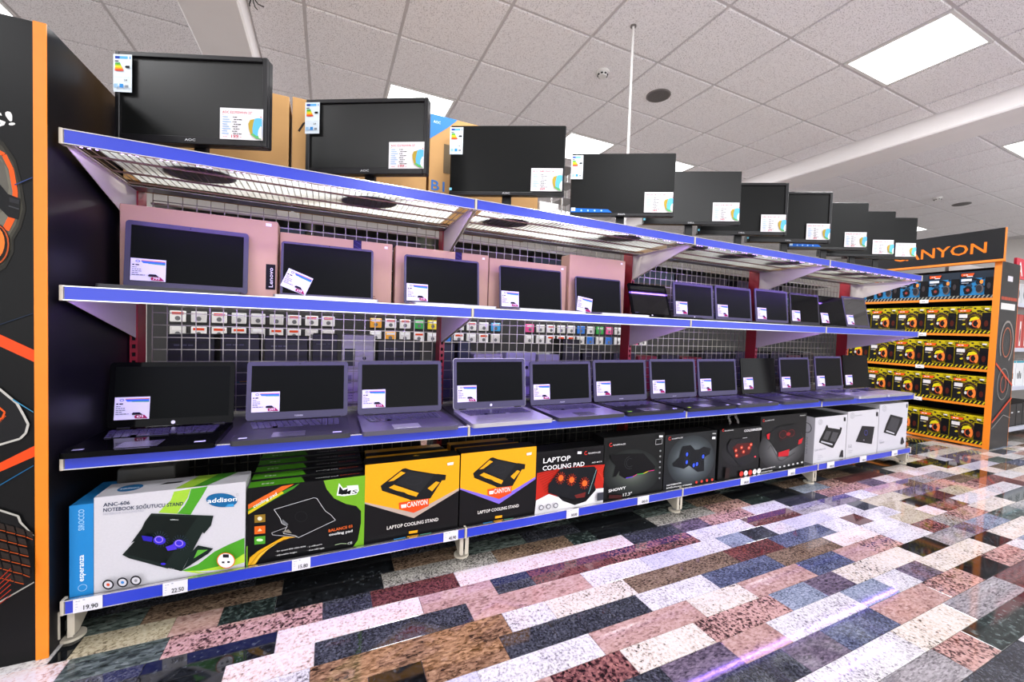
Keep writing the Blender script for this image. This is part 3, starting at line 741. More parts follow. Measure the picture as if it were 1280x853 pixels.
lap_m(.31, .372, .83, 'dark laptop, third from the left on the middle shelf, left of the first rail joint', base=mat('violet_grey_plastic', '4a4656', .4), price='579', brand='', scr=M_gloss, chin=.03)
lap_m(.748, .384, .84, 'laptop with silver keyboard base and silver rim, fourth on the middle shelf', base=M_silver, rim=M_silver, price='779', brand='dot', chin=.036)
lap_m(1.162, .384, .826, 'laptop with mauve metallic keyboard deck, fifth on the middle shelf', base=M_dark, deck=mat('mauve_metal', '8a82a2', .3, .5), price='749', brand='ASUS', chin=.03)
lap_m(1.564, .384, .833, 'black laptop with yellow sticker under its card, sixth on the middle shelf', base=M_black, brand='acer', sticker='7ab83c', chin=.036)
lap_m(1.979, .384, .837, 'black laptop, seventh on the middle shelf, above the second lower rail joint', base=M_black, brand='acer', sticker='a8c83c', chin=.034)
lap_m(2.375, .366, .837, 'dark laptop, eighth from the left on the middle shelf', base=M_dark, chin=.034, sticker='c8c4e8')
lap_m(2.791, .366, .842, 'glossy black screened laptop, ninth from the left on the middle shelf', base=M_dark, lid=M_gloss, scr=M_gloss, chin=.034)
lap_m(3.208, .362, .848, 'dark laptop, third from the far end of the middle shelf', base=M_dark, chin=.03)
lap_m(3.644, .366, .858, 'laptop with pale keyboard base, second from the far end of the middle shelf', base=M_silver, chin=.03)
lap_m(4.034, .37, .867, 'black screened laptop with silver base at the far end of the middle shelf', base=M_silver, lid=M_gloss, scr=M_gloss, chin=.03)

# pale laptop cartons standing behind the upper shelf laptops
YBX = 1.985
def art_brand(cv, w, h):
    cv.rect(w-.040, .052, w-.006, .156, '16141a'); cv.text('Lenovo', (w-.015, .062), (w-.015, .142), .015, 'e0d8e0'); cv.rect(w-.042, h-.022, w-.022, h-.010, 'efeaf6')
def art_tag(cv, w, h): cv.rect(w-.036, h-.024, w-.022, h-.014, 'efeaf6'); cv.words(w-.1, .05, 3, .003, '7a5844'); cv.words(w-.1, .04, 4, .003, '7a5844')
def art_stripe(x0):
    def f(cv, w, h):
        cv.rect(x0, h-.14, x0+.035, h, '2c2450'); art_tag(cv, w, h)
        for k in range(7): cv.line([(x0+.002, h-.002-.02*k), (x0+.033, h-.018-.02*k)], .0008, '5a50a0')
    return f
carton(-.695, -.196, 1.945, 2.03, ZU, 1.403, M_card2, 'largest pale carton with a black brand tab, left end of the upper shelf', art=art_brand, flaps=False)
carton(-.192, .27, YBX, YBX+.075, ZU, 1.372, M_card2, 'pale carton with dark stripe behind the laptop with the tilted card', art=art_stripe(.29), flaps=False)
carton(.285, .755, YBX, YBX+.075, ZU, 1.37, M_card2, 'pale carton with dark stripe, third from the left on the upper shelf', art=art_stripe(.29), flaps=False)
carton(.76, 1.23, YBX, YBX+.075, ZU, 1.36, M_card2, 'plain pale carton, fourth from the left on the upper shelf', art=art_tag, flaps=False)
carton(1.237, 1.63, YBX-.02, YBX+.075, ZU, 1.425, M_card2, 'taller pale carton with a lid seam, just left of the second red post', art=art_tag, flaps=False)

# ---------------------------------------------------------------- boxed cooling pads on the bottom shelf
ZB = Z['base']-.006; YP = 1.632
GB = 'boxed laptop coolers on the bottom shelf'
def prod(x0, x1, z1, depth, body, label, quad=None, art=None, name='product_box', top=None, side=None, z0=ZB, y0=YP, lean=0, group=GB):
    w = x1-x0; h = z1-z0; t = thing(name, label, 'box', ((x0+x1)/2, y0, z0), 0, group)
    if lean: t.rotation_euler = (-lean, 0, 0)
    b = MB(); b.rbox(-w/2, w/2, 0, depth, 0, h, body, .0015); b.build('carton_body', t)
    if art:
        cv = Canvas((-w/2, 0, 0), (1, 0, 0), (0, 0, 1), w, h, quad=quad); art(cv, w, h); cv.build('front_print', t)
    if top:
        cv = Canvas((-w/2, 0, h), (1, 0, 0), (0, 1, 0), w, depth); top(cv, w, depth); cv.build('top_print', t)
    if side:
        cv = Canvas((-w/2, depth, 0), (0, -1, 0), (0, 0, 1), depth, h); side(cv, depth, h); cv.build('side_print', t)
    return t
B_white = mat('white_box_board', 'cccad0', .45); B_black = mat('black_box_board', '0a0a0b', .45, spec=.2); B_blue = mat('blue_box_board', '1f7cc0', .4)
B_yel = mat('orange_yellow_board', 'e8a41c', .45); B_green = mat('green_box_board', '4f9a1e', .4)

def art_blue(cv, w, h):
    cv.full('2682c6'); cv.text('SIROCCO', (w*.62, h*.72), (w*.62, h*.95), .014, '9cc8ea'); cv.text('esperanza', (w*.6, h*.16), (w*.6, h*.45), .014, 'f0f6fc'); cv.ring(w*.55, h*.09, .010, .010, .0014, '9cc8ea', n=16)
prod(-.6965, -.6425, .420, .20, B_blue, 'slim blue spined box at the left end of the bottom shelf', art=art_blue)
def art1(cv, w, h):
    cv.full('c9c7ce')
    cv.poly([(450, 322), (470, 300), (510, 262), (525, 222), (606, 205), (590, 250), (560, 290), (540, 324)], '9cc83c')
    cv.poly([(540, 324), (575, 285), (595, 250), (608, 205), (690, 190), (660, 240), (630, 285), (605, 326)], '4a9a28')
    cv.poly([(560, 592), (640, 560), (720, 500), (790, 465), (874, 430), (875, 570), (760, 590), (660, 602)], '4a9a28')
    cv.poly([(570, 594), (650, 590), (740, 570), (820, 540), (874, 505), (875, 570), (720, 598), (640, 604)], 'b4d83c')
    cv.poly([(620, 596), (760, 585), (875, 548), (875, 572), (700, 600)], 'c9c7ce')
    cv.text('ANC-606', (196, 303), (318, 287), .012, '23304c'); cv.text('NOTEBOOK SOĞUTUCU STAND', (196, 326), (570, 283), .012, '23304c'); cv.text('NOTEBOOK COOLING PAD', (196, 341), (382, 318), .007, 'b0b0be')
    cv.ell(760, 252, 78, 33, '1a5f92', 28); cv.text('addison', (688, 268), (835, 252), .016, 'f4f8fc'); cv.poly([(775, 283), (790, 270), (818, 266), (822, 280)], '3a94cc')
    cv.ring(838, 222, 5, 5, .0006, '888', n=10)
    # the pad
    cv.poly([(418, 324), (718, 326), (706, 372), (672, 412), (664, 406), (560, 592), (500, 582), (312, 534), (280, 518), (338, 455), (322, 462), (372, 395), (388, 362)], '17221f')
    cv.poly([(410, 336), (640, 334), (480, 560), (300, 516)], '0c1513')
    cv.poly([(610, 500), (640, 468), (716, 482), (690, 508), (560, 590), (575, 570)], '14201e'); cv.poly([(640, 490), (690, 488), (620, 530)], '5aa83a')
    for cx, cy in ((462, 440), (560, 452)):
        for a in range(18):
            r_ = a*20*PI/180; cv.line([(cx+20*math.cos(r_), cy+17*math.sin(r_)), (cx+42*math.cos(r_+.2), cy+38*math.sin(r_+.2))], .0006, '44546a')
        cv.ell(cx-4, cy+4, 30, 20, '3a2cc8'); cv.ring(cx-6, cy, 18, 14, .003, '9a7cf4', n=14)
    cv.poly([(378, 420), (430, 425), (425, 448), (385, 442)], '2a20a8'); cv.poly([(490, 470), (530, 455), (545, 480), (500, 488)], '4a34d0'); cv.ell(478, 549, 12, 5, '3a2cc8')
    cv.text('addison', (513, 345), (552, 345), .004, 'd0d8d8'); cv.text('addison', (500, 572), (550, 584), .005, 'e8e8ec')
    for cx, cy, c in ((222, 645, 'c84a2c'), (288, 634, '3a80c8'), (350, 625, '8a8a90')):
        cv.ell(cx, cy, 26, 23, '1c1c22'); cv.ell(cx, cy, 19, 16, 'c9c7ce'); cv.ell(cx, cy, 8, 7, c, 8)
    cv.ell(785, 528, 46, 38, 'd86a1c'); cv.ell(785, 528, 41, 34, 'ecebf0'); cv.rect(770, 498, 800, 514, '23232a'); cv.rect(765, 532, 778, 541, '23232a'); cv.rect(792, 530, 805, 539, '23232a'); cv.words
def top1(cv, w, d):
    cv.full('c6c4cb'); cv.poly([(w*.50, 0), (w*.60, d), (w*.75, d), (w*.62, 0)], '9cc83c'); cv.poly([(w*.62, 0), (w*.75, d), (w*.9, d), (w*.72, 0)], '3f8a24'); cv.ell(w*.17, d*.5, w*.08, d*.28, '1a5f92'); cv.text('addison', (w*.11, d*.42), (w*.23, d*.42), .012, 'e8f0f8'); cv.poly([(w*.36, d*.5), (w*.4, d*.65), (w*.52, d*.6), (w*.5, d*.5)], '15151a')
prod(-.641, -.249, .437, .11, B_white, 'white box with green swooshes and a blue lit pad, left on the bottom shelf', [(155, 265), (880, 160), (875, 570), (145, 700)], art1, top=top1)
t = thing('clear_box', 'dark grey translucent box lying behind the slim blue box', 'box', (-.55, 1.85, ZB)); MB().rbox(-.10, .06, -.05, .12, 0, .33, mat('smoky_plastic', '3a3836', .3), .004).build('body', t)
def art2(cv, w, h):
    cv.full('0d0d0f')
    cv.poly([(48, 430), (250, 322), (322, 310), (270, 340), (48, 458)], 'd86424'); cv.poly([(48, 458), (270, 345), (355, 305), (322, 335), (48, 488)], '3f8424'); cv.poly([(48, 470), (250, 352), (262, 362), (48, 488)], 'c8b41c')
    cv.text('cooling pad', (82, 450), (222, 372), .011, 'f0f0f0', .15)
    cv.poly([(497, 290), (742, 262), (735, 670), (672, 680), (700, 640), (718, 540), (718, 470), (690, 440), (630, 428), (560, 395), (515, 340)], '6fa828')
    cv.poly([(574, 378), (588, 306), (612, 336), (640, 330), (632, 322), (700, 318), (705, 350), (690, 372), (620, 382)], 'e8ecec'); cv.poly([(584, 370), (592, 322), (612, 348), (640, 338), (634, 372)], '101214'); cv.text('MS', (600, 374), (694, 366), .015, '101214', .2)
    cv.line([(203, 458), (440, 390), (458, 394), (488, 440), (510, 470), (540, 490), (568, 522), (350, 624), (330, 612), (260, 600), (282, 556), (250, 540), (240, 510), (203, 458)], .0016, 'c8c8cc')
    cv.line([(282, 562), (190, 596), (196, 608), (340, 620)], .0018, 'a8a8ac'); cv.poly([(250, 590), (290, 575), (310, 598)], '8a8478'); cv.ring(365, 500, 36, 30, .0008, '2c2e30'); cv.poly([(255, 515), (290, 545), (278, 556), (250, 532)], '6a6c70')
    for y, c in ((512, '8a6c24'), (579, 'd8621c'), (640, '4a9a2c')): cv.poly([(87, y-22), (152, y-28), (152, y+18), (87, y+24)], c)
    cv.ell(119, 510, 14, 12, 'e8dcc0'); cv.poly([(105, 586), (119, 566), (134, 582)], 'f0c8a0'); cv.ell(119, 636, 20, 8, 'd0f0c0')
    cv.poly([(47, 788), (60, 740), (110, 700), (200, 650), (262, 616), (335, 618), (262, 634), (180, 680), (120, 740), (92, 780)], 'd8a01c'); cv.line([(60, 786), (110, 722), (200, 662), (310, 620)], .0014, '7a4c10'); cv.line([(80, 784), (130, 715), (220, 655)], .0012, 'f4dc6c')
    cv.text('BALANCE 03', (528, 590), (668, 562), .011, 'e0662c'); cv.text('cooling pad', (531, 612), (668, 588), .010, 'e8e8e8')
    cv.text('· fan speed 800-1000 RPM', (212, 706), (392, 676), .005, 'd0d0d0'); cv.text('· 2 USB ports', (404, 680), (490, 662), .005, 'd0d0d0'); cv.text('· adjustable height', (212, 730), (342, 708), .005, 'd0d0d0'); cv.text('· blue LED light', (404, 700), (502, 684), .005, 'd0d0d0')
    cv.text('CE', (640, 662), (667, 656), .009, 'c8ccc8'); cv.line([(565, 664), (600, 655), (634, 656)], .002, '9ab08a')
    cv.rect(40, 670, 47, 790, '6fa828')
def top2(cv, w, d):
    cv.full('101012'); cv.poly([(0, 0), (w*.46, 0), (w*.42, d), (0, d)], '4f9a1e'); cv.text('MS', (w*.1, d*.35), (w*.2, d*.35), .012, 'e0ecd8'); cv.text('cooling pad', (w*.55, d*.35), (w*.75, d*.35), .009, 'd8d8d8'); cv.text('BALANCE', (w*.77, d*.35), (w*.95, d*.35), .009, 'c8502c')
for k in range(5):
    lb = 'black box with green corner and outlined cooling pad, second large box from the left' if k == 0 else f'{["", "second", "third", "fourth", "rearmost"][k]} green and black box in the row standing behind the outlined cooling pad box'
    o = prod(-.243+.002*k, .141-.002*k, .412+.007*k, .058, B_black, lb, [(45, 335), (742, 262), (735, 670), (40, 795)] if k == 0 else None, art2 if k == 0 else None, top=top2, y0=YP+.06*k)
def art_stand(x, y, vio):
    # x,y shift of the artwork in the crop, vio = colour of the chevron
    def f(cv, w, h):
        cv.full('131214')
        q = homog([(35, 205), (660, 155), (665, 655), (20, 750)], [(0, h), (w, h), (w, 0), (0, 0)])
        old = cv.q; cv.q = q
        cv.poly([(35, 205), (660, 155), (663, 378), (358, 540), (28, 452)], 'eaa41c')
        cv.poly([(28, 452), (358, 535), (663, 375), (663, 392), (360, 572), (26, 462)], vio); cv.poly([(28, 452), (358, 535), (663, 375), (663, 362), (360, 520), (30, 440)], 'eaa41c')
        cv.poly([(135, 345), (280, 235), (300, 232), (340, 245), (500, 275), (515, 275), (572, 283), (568, 318), (545, 320), (470, 440), (340, 450), (320, 440), (145, 378)], '17181a')
        cv.poly([(185, 318), (270, 252), (300, 262), (222, 312)], 'eaa41c'); cv.poly([(190, 358), (225, 340), (390, 400), (375, 425), (320, 408), (290, 392), (240, 380)], 'eaa41c'); cv.poly([(450, 370), (505, 325), (530, 332), (480, 392)], 'eaa41c')
        cv.poly([(235, 330), (315, 250), (490, 282), (400, 395)], '222326'); cv.ring(355, 315, 55, 28, .001, '2e3034')
        cv.poly([(258, 462), (462, 438), (460, 490), (358, 535), (260, 505)], 'e04c20'); cv.poly([(272, 476), (308, 472), (308, 496), (274, 500)], 'f4ece8'); cv.text('CANYON', (312, 496), (450, 478), .022, 'f4ece8')
        cv.text('LAPTOP COOLING STAND', (178, 645), (528, 595), .014, 'e8e4e0'); cv.poly([(328, 662), (388, 655), (386, 673), (328, 680)], 'e8a01c')
        cv.poly([(225, 712), (305, 700), (305, 708), (225, 720)], '3a90d0'); cv.poly([(315, 696), (395, 686), (395, 692), (315, 704)], 'd8941c'); cv.poly([(402, 686), (482, 675), (482, 681), (402, 692)], '5aa088')
        cv.poly([(576, 202), (618, 196), (616, 214), (578, 219)], 'f0ecf0')
        cv.q = old
    return f
prod(.140, .518, .452, .075, B_black, 'orange and black box of a laptop stand with a grey chevron, left one of two', art=art_stand(0, 0, 'b8a498'), top=lambda cv, w, d: (cv.full('141210'), cv.poly([(w*.5, d*.6), (w*.54, d*.75), (w*.58, d*.6)], 'b8901c')))
prod(.524, .885, .458, .075, B_black, 'orange and black box of a laptop stand with a violet chevron, right one of two', art=art_stand(0, 0, '8068d8'), top=lambda cv, w, d: cv.full('141210'))
for k in (1, 2, 3):
    prod(.150+.004*k, .505, .448-.01*k, .07, B_yel if k % 2 else B_black, f'{["", "second", "third", "fourth"][k]} stand box deep in the row behind the left orange one', y0=YP+.078*k)
    prod(.535+.004*k, .86, .45-.01*k, .07, B_yel if k % 2 else B_black, f'{["", "second", "third", "fourth"][k]} stand box deep in the row behind the right orange one', y0=YP+.078*k)
Q5 = [(38, 190), (480, 135), (492, 485), (78, 560)]
def logo(cv, x, y, k, s=1):
    cv.ring(x, y, 9*s, 10*s, .0035*s, 'd8302c', 20, 300, 12); cv.text('RAMPAGE', (x+16*s, y+6), (x+16*s+78*s, y-3), .008*s, 'd0ced0')
def art5(cv, w, h):
    cv.full('121113'); cv.poly([(62, 318), (210, 285), (300, 275), (440, 262), (490, 258), (490, 400), (430, 410), (76, 478)], 'b8281c')
    for k in range(8): cv.line([(66+8*k, 330+14*k), (180+6*k, 292+8*k)], .002, '7a1812'); cv.line([(400+8*k, 300), (488, 270+14*k)], .001, 'd84a30')
    cv.poly([(76, 478), (150, 440), (300, 480), (400, 410), (490, 400), (492, 485), (78, 560)], 'e4e2e6')
    cv.poly([(205, 285), (420, 270), (442, 295), (430, 380), (442, 410), (385, 480), (320, 500), (300, 468), (210, 450), (145, 432), (140, 385)], '14161a')
    cv.poly([(210, 455), (250, 462), (300, 470), (385, 440), (430, 395), (442, 412), (385, 480), (318, 502), (240, 478)], '0c0c0e'); cv.poly([(310, 445), (380, 425), (375, 455), (325, 462)], '6a2420')
    for cx, cy in ((210, 342), (277, 350), (358, 368)):
        for a in range(14): r_ = a*2*PI/14; cv.line([(cx, cy), (cx+32*math.cos(r_), cy+38*math.sin(r_))], .0022, 'd8401c' if a % 2 else 'a82c14')
        cv.ell(cx, cy, 16, 18, 'f0682c')
    cv.line([(425, 285), (388, 430)], .0018, '9cc8c8')
    cv.text('LAPTOP', (80, 250), (252, 228), .024, 'f0eef0'); cv.text('COOLING PAD', (82, 295), (345, 262), .022, 'f0eef0'); logo(cv, 348, 182, 1); cv.text('AD-RC5', (390, 245), (455, 236), .006, 'e0e0e0'); cv.rect(292, 172, 318, 188, 'e4e2e6')
    cv.poly([(441, 424), (480, 418), (482, 465), (443, 470)], '3a3c44')
    for x, y in ((104, 512), (147, 505), (190, 498)): cv.ell(x, y, 15, 15, '5a5c64'); cv.ell(x, y, 10, 10, 'c8c8cc')
prod(.885, 1.272, .428, .10, B_black, 'black, red and white box picturing a pad with three red fans', Q5, art5)
Q6 = [(480, 95), (865, 55), (895, 415), (508, 490)]
def glow(cv, cx, cy, rx, ry, cols):
    n = 18; rgb = [[int(c[j:j+2], 16) for j in (0, 2, 4)] for c in cols]
    for i in range(n):
        t = i/(n-1)*(len(cols)-1); j = min(int(t), len(cols)-2); f_ = t-j
        cv.ell(cx, cy, rx*(1-i/n), ry*(1-i/n), ''.join('%02x' % int(rgb[j][q]*(1-f_)+rgb[j+1][q]*f_) for q in range(3)), 28)
def art6(cv, w, h):
    cv.full('141515'); glow(cv, 680, 300, 185, 140, ['1e2120', '2c302e', '40453f', '585e58', '70766e'])
    cv.poly([(527, 198), (600, 188), (740, 182), (762, 200), (830, 262), (822, 285), (760, 300), (640, 338), (600, 318), (598, 290), (580, 325), (560, 330), (570, 260), (540, 230)], '0a0a0c'); cv.ring(660, 240, 34, 38, .001, '4a4e50', 60, 260); cv.ring(660, 240, 22, 26, .001, '4a4e50', 40, 300)
    for a, b, c in (((645, 335), (690, 325), '6a3cf0'), ((690, 325), (715, 310), 'f03c8c'), ((715, 310), (755, 305), '4ac83c'), ((755, 305), (785, 290), 'e8d02c'), ((785, 290), (822, 283), 'e8388c')): cv.line([a, b], .0028, c)
    logo(cv, 523, 133, 1); cv.text('SHOWY', (540, 425), (652, 400), .015, 'f0f0f0'); cv.text('17.3"', (638, 448), (695, 436), .016, 'e0e0e0'); cv.rect(545, 440, 630, 462, '3a1414')
    cv.line([(808, 98), (848, 92), (850, 122), (810, 128), (808, 98)], .0016, 'd0d0d0'); cv.rect(826, 72, 850, 84, 'e0e0e0')
    for k in range(6): cv.ell(845+3*k, 165+33*k, 6, 6, '8a8c8c', 8)
prod(1.268, 1.668, .463, .10, B_black, 'black box picturing a pad with a rainbow lit front edge', Q6, art6)
Q7 = [(875, 75), (1205, 45), (1228, 350), (905, 415)]
def art7(cv, w, h):
    cv.full('1e2022'); glow(cv, 1060, 225, 150, 150, ['2c3134', '3c4246', '50585c', '666e72', '7c8488', '929a9e'])
    cv.poly([(995, 140), (1045, 132), (1075, 160), (1100, 158), (1130, 142), (1175, 152), (1172, 185), (1140, 205), (1145, 240), (1150, 285), (1110, 292), (1075, 270), (1050, 255), (1020, 275), (950, 262), (942, 245), (980, 205), (985, 165)], '101216')
    for x, y in ((1028, 188), (1032, 235), (1132, 200), (1098, 245), (1078, 252)): cv.ell(x, y, 7, 12, '3c5cf0'); cv.ring(x, y, 20, 22, .001, '3a4048')
    logo(cv, 900, 92, 1, .9); cv.text('NOTEBOOK', (918, 382), (1012, 362), .008, 'e8e8e8'); cv.text('SOĞUTUCU STAND', (918, 398), (1080, 368), .008, 'e8e8e8'); cv.rect(1172, 82, 1192, 96, 'f0f0f0'); cv.rect(1170, 60, 1192, 66, 'b0b0b0')
    for k in range(4): cv.ell(1107+32*k, 352-6*k, 7, 8, 'c83c30')
prod(1.676, 2.075, .444, .10, B_black, 'grey black box picturing a butterfly shaped pad with small blue lights', Q7, art7)
Q8 = [(85, 235), (325, 200), (357, 460), (105, 510)]
def lg2(cv, x, y): cv.ring(x, y, 5, 6, .0035, 'd8302c', 20, 300, 10); cv.text('RAMPAGE', (x+8, y+5), (x+58, y-2), .007, 'c8c6c8')
def art8(cv, w, h):
    cv.full('131314'); glow(cv, 220, 350, 110, 70, ['1b1b1d', '252527', '303033'])
    cv.poly([(135, 310), (150, 280), (255, 265), (320, 360), (312, 372), (232, 420), (210, 405), (140, 340)], '1a1a1e'); cv.poly([(165, 322), (190, 300), (262, 290), (282, 318), (270, 350), (200, 378)], '4a1414')
    for x, y in ((195, 362), (218, 318), (262, 318), (232, 340), (270, 300), (185, 335)): cv.ell(x, y, 9, 10, 'b83424'); cv.ell(x, y, 4, 4, 'f4a88c', 8)
    cv.ell(305, 363, 6, 5, 'e04858', 8); cv.text('COLDBREEZE', (218, 236), (318, 220), .014, 'f0eef0'); cv.words(.19, h-.062, 5, .003, 'c8c8c8'); lg2(cv, 96, 234)
    for k in range(5): cv.ell(236+26*k, 461-5*k, 12, 15, 'c83024' if k in (0, 2) else 'e0dedf'); cv.line([(228+26*k, 470-5*k), (244+26*k, 452-5*k)], .002, 'c86a60')
    cv.rect(135, 430, 160, 490, '241410')
prod(2.10, 2.475, .442, .12, B_black, 'black box picturing a pad with many red glowing fans, seen under a coiled cable', Q8, art8, side=lambda cv, d, h: cv.text('COLDBREEZE', (d*.5, h*.2), (d*.5, h*.8), .014, 'd0d0d0'))
t = thing('cable_coil', 'small coiled grey cable on top of the box with the red glowing pad', 'cable', (2.30, 1.70, .446)); b = MB()
for rr_ in (.045, .038, .031):
    P = [(rr_*math.cos(a*PI/10), .01*math.sin(a), .03+rr_*math.sin(a*PI/10)) for a in range(-2, 13)]
    for a, c in zip(P, P[1:]): b.cyl(a, c, .0022, M_grille, 6)
b.build('loop', t)
Q9 = [(325, 155), (580, 135), (615, 412), (360, 455)]
def art9(cv, w, h):
    cv.full('161617'); glow(cv, 470, 315, 130, 115, ['2a2a2c', '3c3c3e', '525254', '6a6a6c', '848486', '9c9c9e'])
    cv.poly([(368, 245), (430, 205), (520, 190), (545, 215), (578, 265), (572, 295), (512, 335), (510, 362), (452, 362), (445, 340), (388, 275)], '141416')
    cv.poly([(368, 245), (385, 238), (388, 272), (376, 268)], 'b81c28'); cv.poly([(452, 340), (512, 322), (512, 358), (455, 362)], 'b81c28'); cv.poly([(555, 275), (578, 262), (574, 292), (556, 298)], 'b81c28')
    cv.poly([(430, 235), (510, 218), (535, 250), (450, 280)], '240c0e'); cv.ring(460, 245, 20, 20, .001, 'a82c30'); cv.ring(505, 238, 18, 18, .001, 'a82c30'); cv.ell(490, 243, 12, 9, '8a2024')
    cv.line([(388, 320), (400, 300), (462, 380), (480, 384), (545, 340)], .003, '151517'); lg2(cv, 338, 172); cv.text('AD-RC6', (536, 150), (568, 148), .006, 'e0e0e0')
    cv.text('GAMING NOTEBOOK', (366, 432), (446, 416), .007, 'f0f0f0'); cv.text('COOLER STAND', (368, 448), (432, 436), .007, 'f0f0f0')
    for k in range(6): cv.ell(472+24*k, 416-5*k, 6, 5, 'c8c8c8', 8)
prod(2.462, 2.93, .497, .16, B_black, 'tall black box picturing a pad with red corners, right before the white boxes', Q9, art9, side=lambda cv, d, h: cv.full('1a1a1b'))
def wl(cv, x, y, s=1): cv.ring(x, y, 12*s, 15*s, .003, '8a8a90', n=14); cv.ring(x, y, 5*s, 7*s, .003, '8a8a90', n=8)
def body_w(cv, w, h): cv.full('dedce4')
def art10(cv, w, h):
    cv.full('c9c7ce'); wl(cv, 692, 182); cv.rect(829, 152, 840, 176, '1a1a1e')
    cv.poly([(728, 200), (735, 200), (740, 215), (808, 225), (808, 213), (820, 215), (815, 245), (775, 330), (765, 330), (692, 302), (695, 285), (722, 222)], '17171a'); cv.poly([(730, 235), (758, 238), (740, 288), (712, 282)], '46464a'); cv.poly([(768, 240), (800, 244), (785, 298), (752, 292)], '46464a'); cv.poly([(705, 292), (770, 308), (768, 316), (702, 300)], 'b8b8c0')
    cv.text('U2 PLUS', (672, 352), (732, 338), .012, 'a0a0aa'); cv.words(.05, .05, 4, .0035, 'a8a8b2'); cv.words(.05, .038, 5, .0035, 'a8a8b2'); cv.words(.05, .026, 3, .0035, 'a8a8b2'); cv.poly([(808, 378), (820, 340), (828, 342), (830, 378)], '26262c')
prod(3.03, 3.412, .458, .28, B_white, 'leftmost white box of the three, picturing a two bay pad', [(660, 155), (850, 135), (840, 385), (668, 420)], art10, side=lambda cv, d, h: (cv.full('c0bec6'), cv.text('U2 PLUS', (d*.86, h*.18), (d*.86, h*.55), .03, 'a0a0a8'), cv.ring(d*.82, h*.75, .03, .034, .006, '6a6a70', n=14)), top=lambda cv, w, d: cv.full('17161a'))
def art11(cv, w, h):
    cv.full('c9c7ce'); wl(cv, 880, 145); cv.text('NotePal', (895, 148), (935, 142), .008, '8a8a90'); cv.rect(1020, 120, 1031, 144, '1a1a1e')
    cv.poly([(938, 200), (1012, 203), (998, 302), (902, 290)], '1b1b20'); cv.ring(962, 238, 9, 14, .0025, '5050b8', n=14); cv.ell(950, 280, 4, 4, '8a8a92', 8)
    cv.text('L2', (860, 325), (880, 322), .024, 'a0a0aa'); cv.words(.03, .05, 5, .0035, 'a8a8b2'); cv.words(.03, .036, 4, .0035, 'a8a8b2')
prod(3.42, 3.838, .476, .28, B_white, 'middle white box of the three, picturing a flat black pad with a blue ring', [(855, 125), (1038, 102), (1028, 350), (845, 385)], art11, top=lambda cv, w, d: cv.full('17161a'))
def art12(cv, w, h):
    cv.full('c6c4cd'); wl(cv, 1068, 100); cv.rect(1202, 68, 1210, 90, '1a1a1e')
    cv.poly([(1105, 132), (1182, 148), (1178, 180), (1140, 256), (1066, 235), (1080, 190)], '17171b'); cv.poly([(1112, 145), (1165, 158), (1140, 232), (1084, 215)], '3a3a40'); cv.poly([(1082, 222), (1132, 238), (1130, 245), (1080, 230)], 'b8b8c0')
    cv.text('I100', (1045, 300), (1070, 294), .014, 'a0a0aa'); cv.words(.02, .09, 5, .0035, 'a8a8b2'); cv.words(.02, .078, 4, .0035, 'a8a8b2'); cv.poly([(1170, 300), (1178, 262), (1184, 262), (1195, 292), (1180, 308)], '26262c')
prod(3.846, 4.275, .508, .28, B_white, 'rightmost white box of the three, picturing a sloped black cooler', [(1042, 80), (1215, 57), (1205, 325), (1030, 350)], art12, top=lambda cv, w, d: cv.full('c8c6ce'))

# ---------------------------------------------------------------- goods seen through the wire panels
rg = random.Random(3)
REAR = [(-.66, .19, '141316', .355), (-.46, .17, '101114', .36), (-.28, .20, '18171a', .355), (-.07, .13, '121216', .37), (.07, .17, 'b4b0b4', .37), (.25, .24, '0e0e10', .345),
        (.58, .11, '2a2c3a', .33), (.70, .09, '16203a', .345), (.80, .20, 'b8b0cc', .27), (1.01, .22, 'aeaac8', .28), (1.24, .17, 'a09cb4', .27), (1.42, .15, '121214', .37), (1.58, .17, '17161a', .30),
        (1.84, .2, '1a1a20', .28), (2.06, .2, '8c1a28', .26), (2.28, .2, '16161c', .27), (2.5, .22, '8a1824', .25), (2.74, .22, '14141a', .3), (3.1, .22, '1a1a24', .3), (3.34, .2, '202436', .28), (3.56, .22, '18181c', .3), (3.8, .2, '5a2a30', .27), (4.02, .2, '16161c', .3)]
def bayname(x):
    i = min(3, int((x-X0)/BAY)); return ['first', 'second', 'third', 'fourth'][i]+' bay'
cnt = {}
for x, w_, c, h_ in REAR:
    nb = bayname(x); cnt[nb] = cnt.get(nb, 0)+1; v = hx(c); lum = sum(v)/3
    cn = 'pale' if lum > .3 else 'red' if v[0] > .08 and v[1] < .03 else 'dark'
    m_ = mat('rear_box_'+c, c, .5)
    def art(cv, w, h, c=c, cn=cn):
        if cn == 'pale':
            cv.rect(w*.08, h*.55, w*.4, h*.8, '4a5048'); cv.ell(w*.7, h*.66, w*.06, w*.06, '303238', 12); cv.rect(w*.1, h*.3, w*.3, h*.42, '8a8c94'); cv.rect(w*.55, h*.25, w*.85, h*.45, '6a6c78')
            for k in range(4): cv.words(w*.08, h*(.08+.04*k), 4, .004, '6a6a80')
        else:
            cv.words(w*.15, h*.85, 3, .007, '5a5a62'); cv.rect(w*.2, h*.35, w*.7, h*.37, '2a4a5c'); cv.rect(w*.5, h*.36, w*.8, h*.375, '7a5a28')
    t = carton(x, x+w_-.012, 2.30, 2.46, Z['middle']-.015, Z['middle']-.015+h_, m_, f'{cn} box behind the wire panel, {ORD[cnt[nb]-1]} from the left in the {nb} of shelving', 'boxes behind the wire panels', 'box', False, art)
